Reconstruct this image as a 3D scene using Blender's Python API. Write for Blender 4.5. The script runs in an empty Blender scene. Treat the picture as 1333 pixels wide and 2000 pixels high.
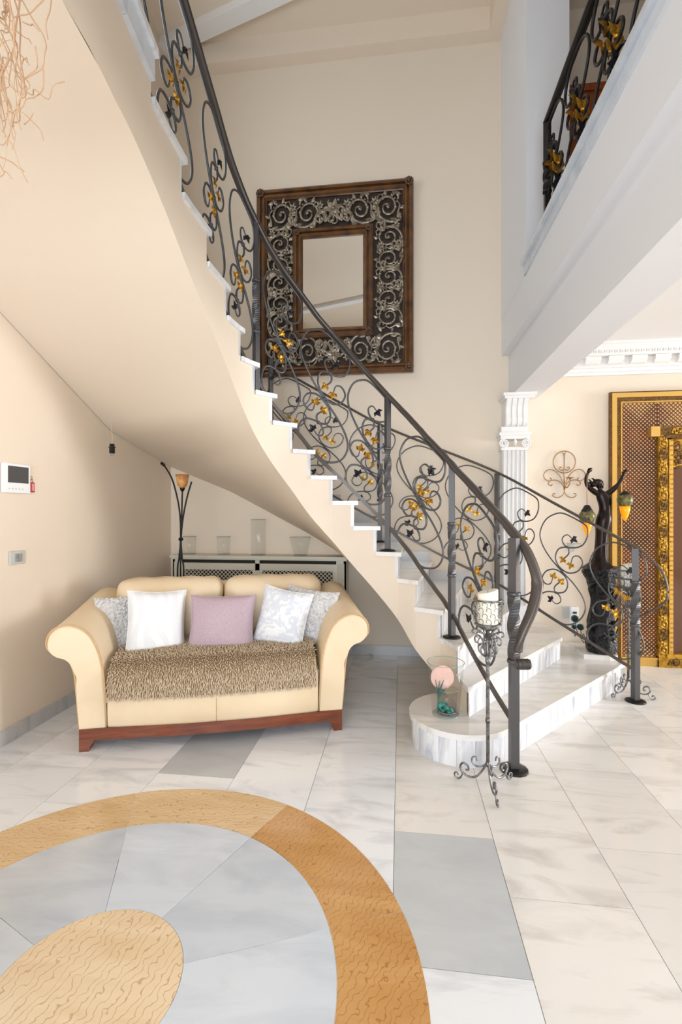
import bpy, bmesh, math, random
from mathutils import Vector, Matrix, Euler
random.seed(7)
PI = math.pi
SC = bpy.context.scene
COL = SC.collection

# ------------------------------------------------------------------ camera
H_EYE = 1.30
FPX = 930.0
TH = math.atan(116.0 / 930.0)
CT, ST = math.cos(TH), math.sin(TH)
cam_d = bpy.data.cameras.new('camera')
cam_d.sensor_fit = 'VERTICAL'
cam_d.sensor_height = 36.0
cam_d.lens = FPX / 2000.0 * 36.0
cam_d.clip_start = 0.05
cam = bpy.data.objects.new('camera', cam_d)
cam.location = (0, 0, H_EYE)
cam.rotation_euler = (PI / 2, 0, TH)
COL.objects.link(cam)
SC.camera = cam

# ------------------------------------------------------------------ world, lights, exposure
world = bpy.data.worlds.new('sky')
SC.world = world
world.use_nodes = True
bg = world.node_tree.nodes['Background']
bg.inputs[0].default_value = (0.86, 0.93, 1.0, 1)
bg.inputs[1].default_value = 1.0


def area(name, loc, rot, sx, sy, watts, color):
    l = bpy.data.lights.new(name, 'AREA')
    l.shape = 'RECTANGLE'
    l.size, l.size_y = sx, sy
    l.energy = watts
    l.color = color
    o = bpy.data.objects.new(name, l)
    o.location, o.rotation_euler = loc, rot
    COL.objects.link(o)
    return o


# daylight entering through the glazed openings of the place
area('daylight_garden_door', (8.80, 2.60, 1.35), (0, PI / 2, 0), 2.3, 1.7, 340, (0.95, 0.975, 1.0))
area('daylight_terrace_door', (-0.2, -2.80, 1.35), (PI / 2, 0, 0), 3.2, 2.3, 138, (0.76, 0.87, 1.0))
area('daylight_landing_window', (-2.12, 2.40, 4.30), (0, -PI / 2, 0), 1.3, 1.3, 14, (0.80, 0.92, 1.0))
SC.view_settings.view_transform = 'Standard'
SC.view_settings.look = 'None'
SC.view_settings.gamma = 1.0
SC.view_settings.use_curve_mapping = False
SC.view_settings.exposure = 0.42


# ------------------------------------------------------------------ helpers
def W(r, d, z=0.0):
    """metres right of / ahead of the viewpoint -> room coordinates"""
    return Vector((r * CT - d * ST, r * ST + d * CT, z))


def lerp(a, b, t):
    return a + (b - a) * t


def srgb(r, g, b):
    f = lambda v: ((v / 255.0) / 12.92) if v / 255.0 <= 0.04045 else (((v / 255.0) + 0.055) / 1.055) ** 2.4
    return (f(r), f(g), f(b), 1.0)


def crom(pts, n=8, closed=False):
    """Catmull-Rom through pts (tuples or Vectors of any size)"""
    P = [tuple(p) for p in pts]
    out = []
    m = len(P)
    rng = range(m if closed else m - 1)
    for i in rng:
        if closed:
            a, b, c_, d = P[(i - 1) % m], P[i], P[(i + 1) % m], P[(i + 2) % m]
        else:
            a, b, c_, d = P[max(i - 1, 0)], P[i], P[i + 1], P[min(i + 2, m - 1)]
        for j in range(n):
            t = j / n
            out.append(tuple(0.5 * ((2 * b[k]) + (-a[k] + c_[k]) * t + (2 * a[k] - 5 * b[k] + 4 * c_[k] - d[k]) * t * t
                             + (-a[k] + 3 * b[k] - 3 * c_[k] + d[k]) * t ** 3) for k in range(len(b))))
    if not closed:
        out.append(P[-1])
    return out


class MB:
    def __init__(self):
        self.v, self.f, self.s = [], [], []

    def add(self, verts, faces, smooth=False):
        o = len(self.v)
        self.v += [tuple(p) for p in verts]
        for f in faces:
            self.f.append(tuple(i + o for i in f))
            self.s.append(smooth)
        return self

    def box(self, x0, x1, y0, y1, z0, z1):
        v = [(x, y, z) for z in (z0, z1) for y in (y0, y1) for x in (x0, x1)]
        return self.add(v, [(0, 2, 3, 1), (4, 5, 7, 6), (0, 1, 5, 4), (2, 6, 7, 3), (0, 4, 6, 2), (1, 3, 7, 5)])

    def prism(self, poly, z0, z1, smooth=False):
        n = len(poly)
        z0s = z0 if isinstance(z0, (list, tuple)) else [z0] * n
        z1s = z1 if isinstance(z1, (list, tuple)) else [z1] * n
        v = [(p[0], p[1], z0s[i]) for i, p in enumerate(poly)] + [(p[0], p[1], z1s[i]) for i, p in enumerate(poly)]
        self.add(v, [tuple(range(n - 1, -1, -1)), tuple(range(n, 2 * n))])
        o = len(self.v) - 2 * n
        for i in range(n):
            j = (i + 1) % n
            self.f.append((o + i, o + j, o + n + j, o + n + i))
            self.s.append(smooth)
        return self

    def tube(self, path, rad, sides=6, closed=False, flat=None, cap=True, up=None):
        """sweep; rad number or list; flat=(a,b) scales along normal / binormal; up fixes the frame"""
        P = [Vector(p) for p in path]
        n = len(P)
        R = rad if isinstance(rad, (list, tuple)) else [rad] * n
        fa, fb = flat or (1, 1)
        T = []
        for i in range(n):
            if closed:
                t = P[(i + 1) % n] - P[i - 1]
            else:
                t = P[min(i + 1, n - 1)] - P[max(i - 1, 0)]
            if t.length < 1e-9:
                t = Vector((0, 0, 1))
            T.append(t.normalized())
        N = None
        verts = []
        for i in range(n):
            if up is not None:
                u = Vector(up)
                N = u - T[i] * u.dot(T[i])
                if N.length < 1e-4:
                    N = T[i].orthogonal()
                N.normalize()
            elif N is None:
                N = T[i].orthogonal().normalized()
            else:
                N = N - T[i] * N.dot(T[i])
                N = N.normalized() if N.length > 1e-6 else T[i].orthogonal().normalized()
            B = T[i].cross(N)
            for k in range(sides):
                a = 2 * PI * (k + 0.5) / sides
                verts.append(P[i] + (N * math.cos(a) * fa + B * math.sin(a) * fb) * R[i])
        faces = []
        for i in range(n if closed else n - 1):
            j = (i + 1) % n
            for k in range(sides):
                l = (k + 1) % sides
                faces.append((i * sides + k, i * sides + l, j * sides + l, j * sides + k))
        self.add(verts, faces, sides > 4)
        if cap and not closed:
            o = len(self.v) - n * sides
            self.f.append(tuple(o + k for k in range(sides - 1, -1, -1)))
            self.f.append(tuple(o + (n - 1) * sides + k for k in range(sides)))
            self.s += [False, False]
        return self

    def lathe(self, prof, c=(0, 0, 0), seg=24, smooth=True):
        """prof list of (radius, z)"""
        v, f = [], []
        for (r, z) in prof:
            for k in range(seg):
                a = 2 * PI * k / seg
                v.append((c[0] + r * math.cos(a), c[1] + r * math.sin(a), c[2] + z))
        for i in range(len(prof) - 1):
            for k in range(seg):
                l = (k + 1) % seg
                f.append((i * seg + k, i * seg + l, (i + 1) * seg + l, (i + 1) * seg + k))
        self.add(v, f, smooth)
        o = len(self.v) - len(v)
        if prof[0][0] > 1e-5:
            self.f.append(tuple(o + k for k in range(seg - 1, -1, -1))); self.s.append(False)
        if prof[-1][0] > 1e-5:
            self.f.append(tuple(o + (len(prof) - 1) * seg + k for k in range(seg))); self.s.append(False)
        return self

    def grid(self, rows, smooth=True, flip=False):
        n, m = len(rows), len(rows[0])
        v = [p for r in rows for p in r]
        f = []
        for i in range(n - 1):
            for j in range(m - 1):
                q = (i * m + j, i * m + j + 1, (i + 1) * m + j + 1, (i + 1) * m + j)
                f.append(q[::-1] if flip else q)
        return self.add(v, f, smooth)

    def rbox(self, x0, x1, y0, y1, z0, z1, r=0.02, puff=(0, 0, 0), n=8, wob=0.0, seed=1):
        """rounded, optionally puffed box"""
        cx, cy, cz = (x0 + x1) / 2, (y0 + y1) / 2, (z0 + z1) / 2
        hx, hy, hz = (x1 - x0) / 2, (y1 - y0) / 2, (z1 - z0) / 2
        rnd = random.Random(seed)
        ph = [rnd.uniform(0, 6) for _ in range(6)]
        key, V, F = {}, [], []

        def pt(a, b, c_):
            k = (round(a, 5), round(b, 5), round(c_, 5))
            if k in key:
                return key[k]
            ax, ay, az = a * hx, b * hy, c_ * hz
            ix, iy, iz = max(-hx + r, min(hx - r, ax)), max(-hy + r, min(hy - r, ay)), max(-hz + r, min(hz - r, az))
            dv = Vector((ax - ix, ay - iy, az - iz))
            if dv.length > 1e-9:
                dv = dv.normalized() * r
            p = Vector((ix, iy, iz)) + dv
            ux, uy, uz = p.x / hx, p.y / hy, p.z / hz
            p.x += puff[0] * ux * (1 - uy * uy) * (1 - uz * uz)
            p.y += puff[1] * uy * (1 - ux ** 4) * (1 - uz * uz)
            p.z += puff[2] * uz * (1 - ux ** 4) * (1 - uy * uy)
            if wob:
                p += Vector((math.sin(9 * ux + ph[0] + 5 * uz), math.sin(11 * ux + ph[1] + 4 * uy), math.sin(13 * ux + ph[2] + 3 * uy))) * wob
            V.append((cx + p.x, cy + p.y, cz + p.z))
            key[k] = len(V) - 1
            return key[k]
        # denser near the edges so that the rounding reads
        def par(h):
            e = min(0.98, r / h)
            t = [-1, -1 + e * 0.3, -1 + e * 0.65, -1 + e]
            m_ = [lerp(-1 + e, 1 - e, k / n) for k in range(1, n)]
            return t + m_ + [-x for x in reversed(t)]
        px_, py_, pz_ = par(hx), par(hy), par(hz)
        for s in (-1, 1):
            for A, B, mk in ((px_, py_, lambda a, b: (a, b, s)), (py_, pz_, lambda a, b: (s, a, b)), (pz_, px_, lambda a, b: (b, s, a))):
                for i in range(len(A) - 1):
                    for j in range(len(B) - 1):
                        q = [pt(*mk(A[i], B[j])), pt(*mk(A[i + 1], B[j])), pt(*mk(A[i + 1], B[j + 1])), pt(*mk(A[i], B[j + 1]))]
                        F.append(tuple(q if s > 0 else q[::-1]))
        return self.add(V, F, True)

    def sphere(self, c, r, seg=10, rings=7, sq=(1, 1, 1)):
        prof = []
        v, f = [], []
        for i in range(rings + 1):
            a = PI * i / rings
            for k in range(seg):
                b = 2 * PI * k / seg
                v.append((c[0] + r * sq[0] * math.sin(a) * math.cos(b), c[1] + r * sq[1] * math.sin(a) * math.sin(b), c[2] - r * sq[2] * math.cos(a)))
        for i in range(rings):
            for k in range(seg):
                l = (k + 1) % seg
                f.append((i * seg + k, i * seg + l, (i + 1) * seg + l, (i + 1) * seg + k))
        return self.add(v, f, True)

    def mesh(self, name, mat=None):
        me = bpy.data.meshes.new(name)
        me.from_pydata(self.v, [], self.f)
        me.polygons.foreach_set('use_smooth', self.s)
        if mat:
            me.materials.append(mat)
        me.update()
        return me


def link(name, me, parent=None, world=False, loc=None, rot=None, scale=None):
    o = bpy.data.objects.new(name, me)
    COL.objects.link(o)
    if loc is not None:
        o.location = loc
    if rot is not None:
        o.rotation_euler = rot
    if scale is not None:
        o.scale = scale
    if parent is not None:
        o.parent = parent
        if world:
            m = Matrix.Identity(4)
            q = parent
            chain = []
            while q is not None:
                chain.append(q)
                q = q.parent
            for q in reversed(chain):
                m = m @ q.matrix_parent_inverse @ Matrix.LocRotScale(q.location, q.rotation_euler, q.scale)
            o.matrix_parent_inverse = m.inverted()
    return o


def part(name, mb, mat, parent, world=True, label=None, stuff=False, **k):
    o = link(name, mb.mesh(name, mat) if isinstance(mb, MB) else mb, parent, world, **k)
    if label:
        o['label'] = label
    if stuff:
        o['kind'] = 'stuff'
    return o


def tag(o, label, cat, group=None):
    o['label'] = label
    o['category'] = cat
    if group:
        o['group'] = group
    return o


def thing(name, label, cat, loc=(0, 0, 0), rotz=0.0, group=None):
    o = bpy.data.objects.new(name, None)
    o.empty_display_size = 0.1
    COL.objects.link(o)
    o.location, o.rotation_euler = loc, (0, 0, rotz)
    return tag(o, label, cat, group)


def solo(name, mb, mat, label, cat, group=None, **k):
    return tag(link(name, mb.mesh(name, mat), **k), label, cat, group)


def struct(name, mb, mat, parent=None):
    o = link(name, mb.mesh(name, mat), parent, parent is not None)
    if parent is None:
        o['kind'] = 'structure'
    return o


# ------------------------------------------------------------------ materials
def mat(name, color, rough=0.5, metal=0.0, noise=None, bump=None, spec=None, trans=None, ior=None, alpha=None, coat=None, emit=None):
    m = bpy.data.materials.new(name)
    m.use_nodes = True
    nt = m.node_tree
    b = nt.nodes['Principled BSDF']
    b.inputs['Base Color'].default_value = color
    b.inputs['Roughness'].default_value = rough
    b.inputs['Metallic'].default_value = metal
    if spec is not None:
        b.inputs['Specular IOR Level'].default_value = spec
    if trans is not None:
        b.inputs['Transmission Weight'].default_value = trans
    if ior is not None:
        b.inputs['IOR'].default_value = ior
    if coat is not None:
        b.inputs['Coat Weight'].default_value = coat
    if emit is not None:
        b.inputs['Emission Color'].default_value = emit[0]
        b.inputs['Emission Strength'].default_value = emit[1]
    if noise or bump:
        tc = nt.nodes.new('ShaderNodeTexCoord')
    if noise:      # (scale, other colour, lo, hi[, stretch])
        mp = nt.nodes.new('ShaderNodeMapping')
        if len(noise) > 4:
            mp.inputs['Scale'].default_value = noise[4]
        nz = nt.nodes.new('ShaderNodeTexNoise')
        nz.inputs['Scale'].default_value = noise[0]
        nz.inputs['Detail'].default_value = 5
        cr = nt.nodes.new('ShaderNodeValToRGB')
        cr.color_ramp.elements[0].position, cr.color_ramp.elements[1].position = noise[2], noise[3]
        cr.color_ramp.elements[0].color, cr.color_ramp.elements[1].color = color, noise[1]
        nt.links.new(tc.outputs['Object'], mp.inputs[0])
        nt.links.new(mp.outputs[0], nz.inputs['Vector'])
        nt.links.new(nz.outputs['Fac'], cr.inputs[0])
        nt.links.new(cr.outputs[0], b.inputs['Base Color'])
    if bump:       # (scale, strength, distance)
        nz = nt.nodes.new('ShaderNodeTexNoise')
        nz.inputs['Scale'].default_value = bump[0]
        nz.inputs['Detail'].default_value = 4
        bp = nt.nodes.new('ShaderNodeBump')
        bp.inputs['Strength'].default_value = bump[1]
        bp.inputs['Distance'].default_value = bump[2]
        nt.links.new(tc.outputs['Object'], nz.inputs['Vector'])
        nt.links.new(nz.outputs['Fac'], bp.inputs['Height'])
        nt.links.new(bp.outputs[0], b.inputs['Normal'])
    return m


def marble(name, base, vein, base2, rough=0.14, scale=2.2, stretch=(1.0, 4.0, 1.0), rotz=0.6, lo=0.50, hi=0.74, crack=None):
    """polished stone: cloudy ground, stretched soft veins, each slab cut from another spot of the block"""
    m = bpy.data.materials.new(name)
    m.use_nodes = True
    nt = m.node_tree
    N, L = nt.nodes, nt.links
    b = N['Principled BSDF']
    b.inputs['Roughness'].default_value = rough
    tc = N.new('ShaderNodeTexCoord')
    oi = N.new('ShaderNodeObjectInfo')
    mul = N.new('ShaderNodeVectorMath'); mul.operation = 'SCALE'
    cmb = N.new('ShaderNodeCombineXYZ')
    for i in range(3):
        L.new(oi.outputs['Random'], cmb.inputs[i])
    L.new(cmb.outputs[0], mul.inputs[0]); mul.inputs['Scale'].default_value = 37.0
    add = N.new('ShaderNodeVectorMath'); add.operation = 'ADD'
    L.new(tc.outputs['Object'], add.inputs[0]); L.new(mul.outputs[0], add.inputs[1])
    mp = N.new('ShaderNodeMapping')
    mp.inputs['Rotation'].default_value = (0.15, 0.2, rotz)
    mp.inputs['Scale'].default_value = stretch
    L.new(add.outputs[0], mp.inputs[0])
    n1 = N.new('ShaderNodeTexNoise'); n1.inputs['Scale'].default_value = scale; n1.inputs['Detail'].default_value = 8
    n1.inputs['Distortion'].default_value = 0.9; n1.inputs['Roughness'].default_value = 0.6
    L.new(mp.outputs[0], n1.inputs['Vector'])
    r1 = N.new('ShaderNodeValToRGB')
    r1.color_ramp.elements[0].position, r1.color_ramp.elements[0].color = lo, base
    r1.color_ramp.elements[1].position, r1.color_ramp.elements[1].color = hi, vein
    L.new(n1.outputs['Fac'], r1.inputs[0])
    n2 = N.new('ShaderNodeTexNoise'); n2.inputs['Scale'].default_value = scale * 0.9; n2.inputs['Detail'].default_value = 3
    L.new(add.outputs[0], n2.inputs['Vector'])
    mx = N.new('ShaderNodeMix'); mx.data_type = 'RGBA'
    L.new(n2.outputs['Fac'], mx.inputs[0]); L.new(r1.outputs[0], mx.inputs[6])
    mx2 = N.new('ShaderNodeMix'); mx2.data_type = 'RGBA'; mx2.blend_type = 'MULTIPLY'; mx2.inputs[0].default_value = 1
    L.new(r1.outputs[0], mx2.inputs[6]); mx2.inputs[7].default_value = base2
    L.new(mx2.outputs[2], mx.inputs[7])
    # slab to slab tone
    hs = N.new('ShaderNodeHueSaturation')
    mr = N.new('ShaderNodeMapRange'); mr.inputs[3].default_value = 0.93; mr.inputs[4].default_value = 1.05
    L.new(oi.outputs['Random'], mr.inputs[0]); L.new(mr.outputs[0], hs.inputs['Value'])
    L.new(mx.outputs[2], hs.inputs['Color'])
    out = hs.outputs[0]
    if crack:
        v = N.new('ShaderNodeTexWave'); v.wave_type = 'BANDS'; v.bands_direction = 'X'
        v.inputs['Scale'].default_value = crack[1]; v.inputs['Distortion'].default_value = 8.0
        v.inputs['Detail'].default_value = 1.5; v.inputs['Detail Scale'].default_value = 2.2
        mp2 = N.new('ShaderNodeMapping'); mp2.inputs['Rotation'].default_value = (0, 0, crack[2])
        L.new(add.outputs[0], mp2.inputs[0]); L.new(mp2.outputs[0], v.inputs['Vector'])
        r2 = N.new('ShaderNodeValToRGB')
        r2.color_ramp.elements[0].position, r2.color_ramp.elements[0].color = 0.0, (1, 1, 1, 1)
        r2.color_ramp.elements[1].position, r2.color_ramp.elements[1].color = 0.07, (0, 0, 0, 1)
        L.new(v.outputs['Fac'], r2.inputs[0])
        mul2 = N.new('ShaderNodeMath'); mul2.operation = 'MULTIPLY'; mul2.inputs[1].default_value = 0.55
        L.new(r2.outputs[0], mul2.inputs[0])
        mx3 = N.new('ShaderNodeMix'); mx3.data_type = 'RGBA'
        L.new(mul2.outputs[0], mx3.inputs[0]); L.new(out, mx3.inputs[6]); mx3.inputs[7].default_value = crack[0]
        out = mx3.outputs[2]
    L.new(out, b.inputs['Base Color'])
    return m


M = {}
M['plaster'] = mat('cream_plaster', srgb(231, 215, 195), 0.75, bump=(60, 0.05, 0.004))
M['white'] = mat('white_paint', srgb(238, 235, 232), 0.6)
M['white_wall'] = mat('white_wall_paint', srgb(233, 232, 234), 0.7, bump=(60, 0.05, 0.004))
M['ceil'] = mat('ceiling_paint', srgb(233, 216, 196), 0.8)
M['mwhite'] = marble('white_marble', srgb(243, 244, 246), srgb(206, 209, 214), srgb(243, 243, 244))
M['mgrey'] = marble('grey_marble', srgb(208, 210, 211), srgb(188, 191, 194), srgb(236, 238, 240), lo=0.4, hi=0.8, stretch=(1.0, 2.2, 1))
M['mwarm'] = marble('warm_white_marble', srgb(240, 237, 233), srgb(212, 207, 202), srgb(243, 240, 236), rotz=1.0)
M['mriser'] = marble('riser_marble', srgb(238, 236, 234), srgb(176, 180, 190), srgb(236, 238, 242), scale=2.5, stretch=(5.0, 5.0, 0.8), rotz=0.3, lo=.46, hi=.7)
M['mblue'] = marble('blue_grey_marble', srgb(220, 224, 229), srgb(192, 198, 206), srgb(236, 240, 245), lo=0.42, hi=0.8, stretch=(1, 3, 1))
M['tanlight'] = marble('pale_gold_marble', srgb(238, 211, 170), srgb(222, 188, 140), srgb(244, 234, 220), crack=(srgb(170, 120, 70), 15.0, 1.35), lo=.4, hi=.8)
M['tandark'] = marble('amber_marble', srgb(215, 170, 112), srgb(192, 140, 80), srgb(240, 224, 204), crack=(srgb(145, 92, 46), 15.0, 0.5), lo=.4, hi=.8)
M['tandisc'] = marble('ivory_gold_marble', srgb(242, 221, 188), srgb(228, 200, 158), srgb(247, 239, 228), crack=(srgb(176, 130, 88), 13.0, 0.25), lo=.4, hi=.8)
M['grout'] = mat('grout', srgb(186, 180, 170), 0.8)
M['skirt'] = marble('skirting_marble', srgb(205, 203, 200), srgb(160, 162, 166), srgb(236, 236, 236))
M['iron'] = mat('wrought_iron', srgb(92, 91, 92), 0.40, 0.6, bump=(90, 0.15, 0.002))
M['ironrail'] = mat('iron_handrail', srgb(86, 79, 74), 0.36, 0.5)
M['black_iron'] = mat('black_iron', srgb(34, 31, 30), 0.42, 0.5)
M['gold_leaf'] = mat('gold_leaf', srgb(214, 164, 62), 0.33, 0.85, noise=(40, srgb(150, 104, 32), .45, .7))
M['dark_leaf'] = mat('dark_leaf', srgb(52, 52, 56), 0.4, 0.75)
M['leather'] = mat('cream_leather', srgb(238, 216, 183), 0.42, bump=(55, 0.12, 0.004), noise=(2.5, srgb(232, 207, 170), .4, .65))
M['pipe'] = mat('leather_piping', srgb(206, 168, 120), 0.5)
M['wood_red'] = mat('mahogany', srgb(132, 66, 32), 0.35, noise=(6, srgb(98, 42, 20), .35, .7, (1, 8, 8)), coat=.3)
M['fur'] = mat('chenille_pile', srgb(228, 207, 178), 0.95, noise=(45, srgb(206, 182, 150), .35, .65))
M['backing'] = mat('chenille_backing', srgb(150, 126, 96), 0.95)
M['frame_wood'] = mat('walnut_frame', srgb(104, 64, 25), 0.33, 0.0, noise=(10, srgb(52, 28, 11), .4, .7, (1, 1, 1)), coat=.4)
M['frame_dark'] = mat('dark_frame_board', srgb(52, 40, 32), 0.7)  # dark board colour behind the silvered carving
M['silver'] = mat('antique_silver', srgb(166, 154, 138), 0.36, 0.7, noise=(30, srgb(112, 100, 84), .42, .66))
M['mirror'] = mat('mirror_glass', (0.86, 0.87, 0.86, 1), 0.02, 1.0)
M['gold'] = mat('gilded_wood', srgb(206, 160, 62), 0.36, 0.7, noise=(28, srgb(130, 88, 24), .42, .68))
M['gold2'] = mat('pale_gilt', srgb(216, 176, 96), 0.35, 0.6)
M['bronze_gilt'] = mat('bronze_gilt', srgb(124, 90, 46), 0.45, 0.6, noise=(60, srgb(84, 56, 28), .4, .65))
M['lattice'] = mat('lattice_wood', srgb(112, 50, 22), 0.4, noise=(5, srgb(74, 28, 12), .4, .65))
M['lattice_back'] = mat('gilt_backing', srgb(246, 208, 142), 0.5, 0.1)
M['reflection_brown'] = mat('painted_mirror_reflection', srgb(92, 58, 40), 0.08, 0.15, spec=.8)  # flat brown stands in for the unseen room reflected in the glass
M['bronze'] = mat('dark_bronze', srgb(40, 30, 28), 0.28, 0.7, noise=(14, srgb(22, 16, 15), .4, .7))
M['ebony'] = mat('carved_ebony', srgb(20, 18, 18), 0.32, 0.2, bump=(55, .9, .02))
M['amber'] = mat('amber_glass', srgb(255, 160, 10), 0.25, emit=(srgb(255, 140, 0), 0.35))
M['moss'] = mat('mosaic_glass', srgb(126, 116, 58), 0.3, noise=(50, srgb(70, 66, 30), .4, .6), bump=(70, .5, .004))
M['pewter'] = mat('pewter', srgb(150, 150, 150), 0.35, 0.75, noise=(50, srgb(92, 90, 88), .4, .65))
M['wax'] = mat('candle_wax', srgb(246, 240, 222), 0.55)
M['wick'] = mat('candle_wick', srgb(60, 45, 35), 0.8)
M['bronze_wire'] = mat('bronze_wire', srgb(166, 128, 84), 0.4, 0.7)
M['plastic'] = mat('white_plastic', srgb(240, 240, 240), 0.35)
M['plastic_grey'] = mat('grey_plastic', srgb(196, 194, 188), 0.4)
M['button'] = mat('button_grey', srgb(150, 149, 146), 0.45)
M['screen'] = mat('dark_screen', srgb(82, 80, 80), 0.15)
M['red'] = mat('red_plastic', srgb(190, 40, 46), 0.35)
M['pink'] = mat('pink_tag', srgb(226, 150, 150), 0.5)
M['black'] = mat('black_plastic', srgb(28, 26, 26), 0.4)
M['green_plug'] = mat('dark_green_plastic', srgb(18, 46, 42), 0.3)
M['cable'] = mat('dark_cable', srgb(52, 48, 46), 0.5)
M['white_cable'] = mat('pale_cable', srgb(206, 196, 180), 0.5)
M['rad'] = mat('sage_cream_paint', srgb(214, 208, 190), 0.5)
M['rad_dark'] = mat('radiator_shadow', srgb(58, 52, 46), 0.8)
M['mauve'] = mat('mauve_linen', srgb(196, 174, 182), 0.85, bump=(260, .25, .002), noise=(120, srgb(184, 161, 170), .35, .65))
M['twig'] = mat('dry_twig', srgb(184, 146, 112), 0.8)
M['pot'] = mat('stone_pot', srgb(150, 140, 128), 0.6)
M['doorwood'] = mat('orange_door_wood', srgb(168, 82, 24), 0.45, noise=(4, srgb(146, 66, 18), .4, .65, (8, 1, 1)))
M['doorway_bright'] = mat('bright_doorway_cream', srgb(250, 236, 208), 0.6)  # cream colour stands in for the bright light in the doorway
M['shade'] = mat('amber_shade_glass', srgb(214, 160, 92), 0.35, noise=(18, srgb(176, 112, 52), .4, .65))
M['coral'] = mat('pink_coral', srgb(240, 196, 182), 0.7, bump=(90, .6, .004))
M['teal'] = mat('teal_shell', srgb(38, 142, 128), 0.35, noise=(30, srgb(14, 74, 62), .4, .6))
M['seagreen'] = mat('sea_green_twig', srgb(70, 110, 100), 0.6)


def glass_mat(name, tint, fac=0.86):
    """thin vessel glass: mostly clear, glossy towards the edge"""
    m = bpy.data.materials.new(name)
    m.use_nodes = True
    nt = m.node_tree
    for n in list(nt.nodes):
        if n.type != 'OUTPUT_MATERIAL':
            nt.nodes.remove(n)
    out = [n for n in nt.nodes if n.type == 'OUTPUT_MATERIAL'][0]
    t = nt.nodes.new('ShaderNodeBsdfTransparent'); t.inputs[0].default_value = tint
    g = nt.nodes.new('ShaderNodeBsdfGlossy'); g.inputs['Roughness'].default_value = 0.04
    fr = nt.nodes.new('ShaderNodeLayerWeight'); fr.inputs['Blend'].default_value = 0.25
    mr = nt.nodes.new('ShaderNodeMapRange'); mr.inputs[3].default_value = 0.012; mr.inputs[4].default_value = 0.42
    pw = nt.nodes.new('ShaderNodeMath'); pw.operation = 'POWER'; pw.inputs[1].default_value = 2.5
    mx = nt.nodes.new('ShaderNodeMixShader')
    nt.links.new(fr.outputs['Facing'], pw.inputs[0]); nt.links.new(pw.outputs[0], mr.inputs[0])
    nt.links.new(mr.outputs[0], mx.inputs[0])
    nt.links.new(t.outputs[0], mx.inputs[1]); nt.links.new(g.outputs[0], mx.inputs[2])
    nt.links.new(mx.outputs[0], out.inputs['Surface'])
    return m


M['glass'] = glass_mat('clear_glass', (0.99, 0.994, 0.992, 1))
M['glass_edge'] = mat('glass_rim', srgb(150, 165, 160), 0.1, spec=.8)


def patterned(name, c1, c2, scale, kind):
    m = bpy.data.materials.new(name)
    m.use_nodes = True
    nt = m.node_tree
    b = nt.nodes['Principled BSDF']; b.inputs['Roughness'].default_value = .85
    tc = nt.nodes.new('ShaderNodeTexCoord')
    if kind == 'ogee':
        t = nt.nodes.new('ShaderNodeTexWave'); t.wave_type = 'BANDS'; t.inputs['Scale'].default_value = scale
        t.inputs['Distortion'].default_value = 7; t.inputs['Detail'].default_value = 0.5; t.inputs['Detail Scale'].default_value = 1.3
    else:
        t = nt.nodes.new('ShaderNodeTexNoise'); t.inputs['Scale'].default_value = scale
        t.inputs['Detail'].default_value = 1; t.inputs['Distortion'].default_value = 2.2
    cr = nt.nodes.new('ShaderNodeValToRGB')
    cr.color_ramp.elements[0].position, cr.color_ramp.elements[1].position = .46, .54
    cr.color_ramp.elements[0].color, cr.color_ramp.elements[1].color = c1, c2
    nt.links.new(tc.outputs['Object'], t.inputs['Vector'])
    nt.links.new(t.outputs['Fac'], cr.inputs[0]); nt.links.new(cr.outputs[0], b.inputs['Base Color'])
    return m


M['ogee'] = patterned('white_ogee_cotton', srgb(236, 236, 236), srgb(229, 229, 230), 4.2, 'ogee')
M['leafprint'] = patterned('white_leaf_print_cotton', srgb(222, 225, 233), srgb(243, 243, 243), 15, 'leaf')
M['knit'] = mat('grey_knit', srgb(228, 226, 224), 0.95, noise=(60, srgb(196, 191, 187), .4, .65), bump=(120, .3, .003))

# ------------------------------------------------------------------ room numbers
XL, YB = -2.20, 4.36          # left wall face, back wall face
RISE = 0.172
Z2 = 18 * RISE                # upper floor
ZC = 5.47                     # ceiling over the stair hall
XB = 0.89                     # gallery front plane

# ------------------------------------------------------------------ floor with tiles and medallion
floor = struct('floor', MB().box(-2.35, 9.15, -3.15, 4.55, -0.08, -0.004), M['grout'])
MC = Vector((-0.855, 1.205))
MR = (0.254, 0.688, 0.932)
TW, TL = 0.391, 0.575
GREY = {(0, 0), (-3, 3)}
tile_rng = random.Random(11)
for j in range(-6, 14):
    x0 = -0.024 + TW * j
    y0 = 1.378 + 0.2875 * j
    n0 = math.floor((-1.2 - y0) / TL)
    n = n0
    while True:
        ya = y0 + TL * n
        yb = ya + TL
        if ya > YB:
            break
        xa, xb = max(x0, XL), min(x0 + TW, 5.4)
        yb2 = min(yb, YB)
        far = max((Vector((x, y)) - MC).length for x in (xa, xb) for y in (ya, yb2))
        if far > MR[2] - 0.01 and xb - xa > 0.02 and yb2 - ya > 0.02:
            g = 0.0011
            mb = MB().box(xa + g, xb - g, ya + g, yb2 - g, -0.012, 0.0)
            key = (j, n)
            rv = tile_rng.random()
            mt = M['mgrey'] if key in GREY or (rv < -1 and j < 0) else (M['mwarm'] if (j >= 1 or (j == 0 and rv < .5)) else M['mwhite'])
            part('floor_tile', mb, mt, floor)
        n += 1


def sector(r0, r1, a0, a1, n, gap):
    pts = []
    for i in range(n + 1):
        a = lerp(a0, a1, i / n)
        pts.append((MC.x + r1 * math.cos(a), MC.y + r1 * math.sin(a)))
    for i in range(n, -1, -1):
        a = lerp(a0, a1, i / n)
        pts.append((MC.x + r0 * math.cos(a), MC.y + r0 * math.sin(a)))
    return pts


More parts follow.
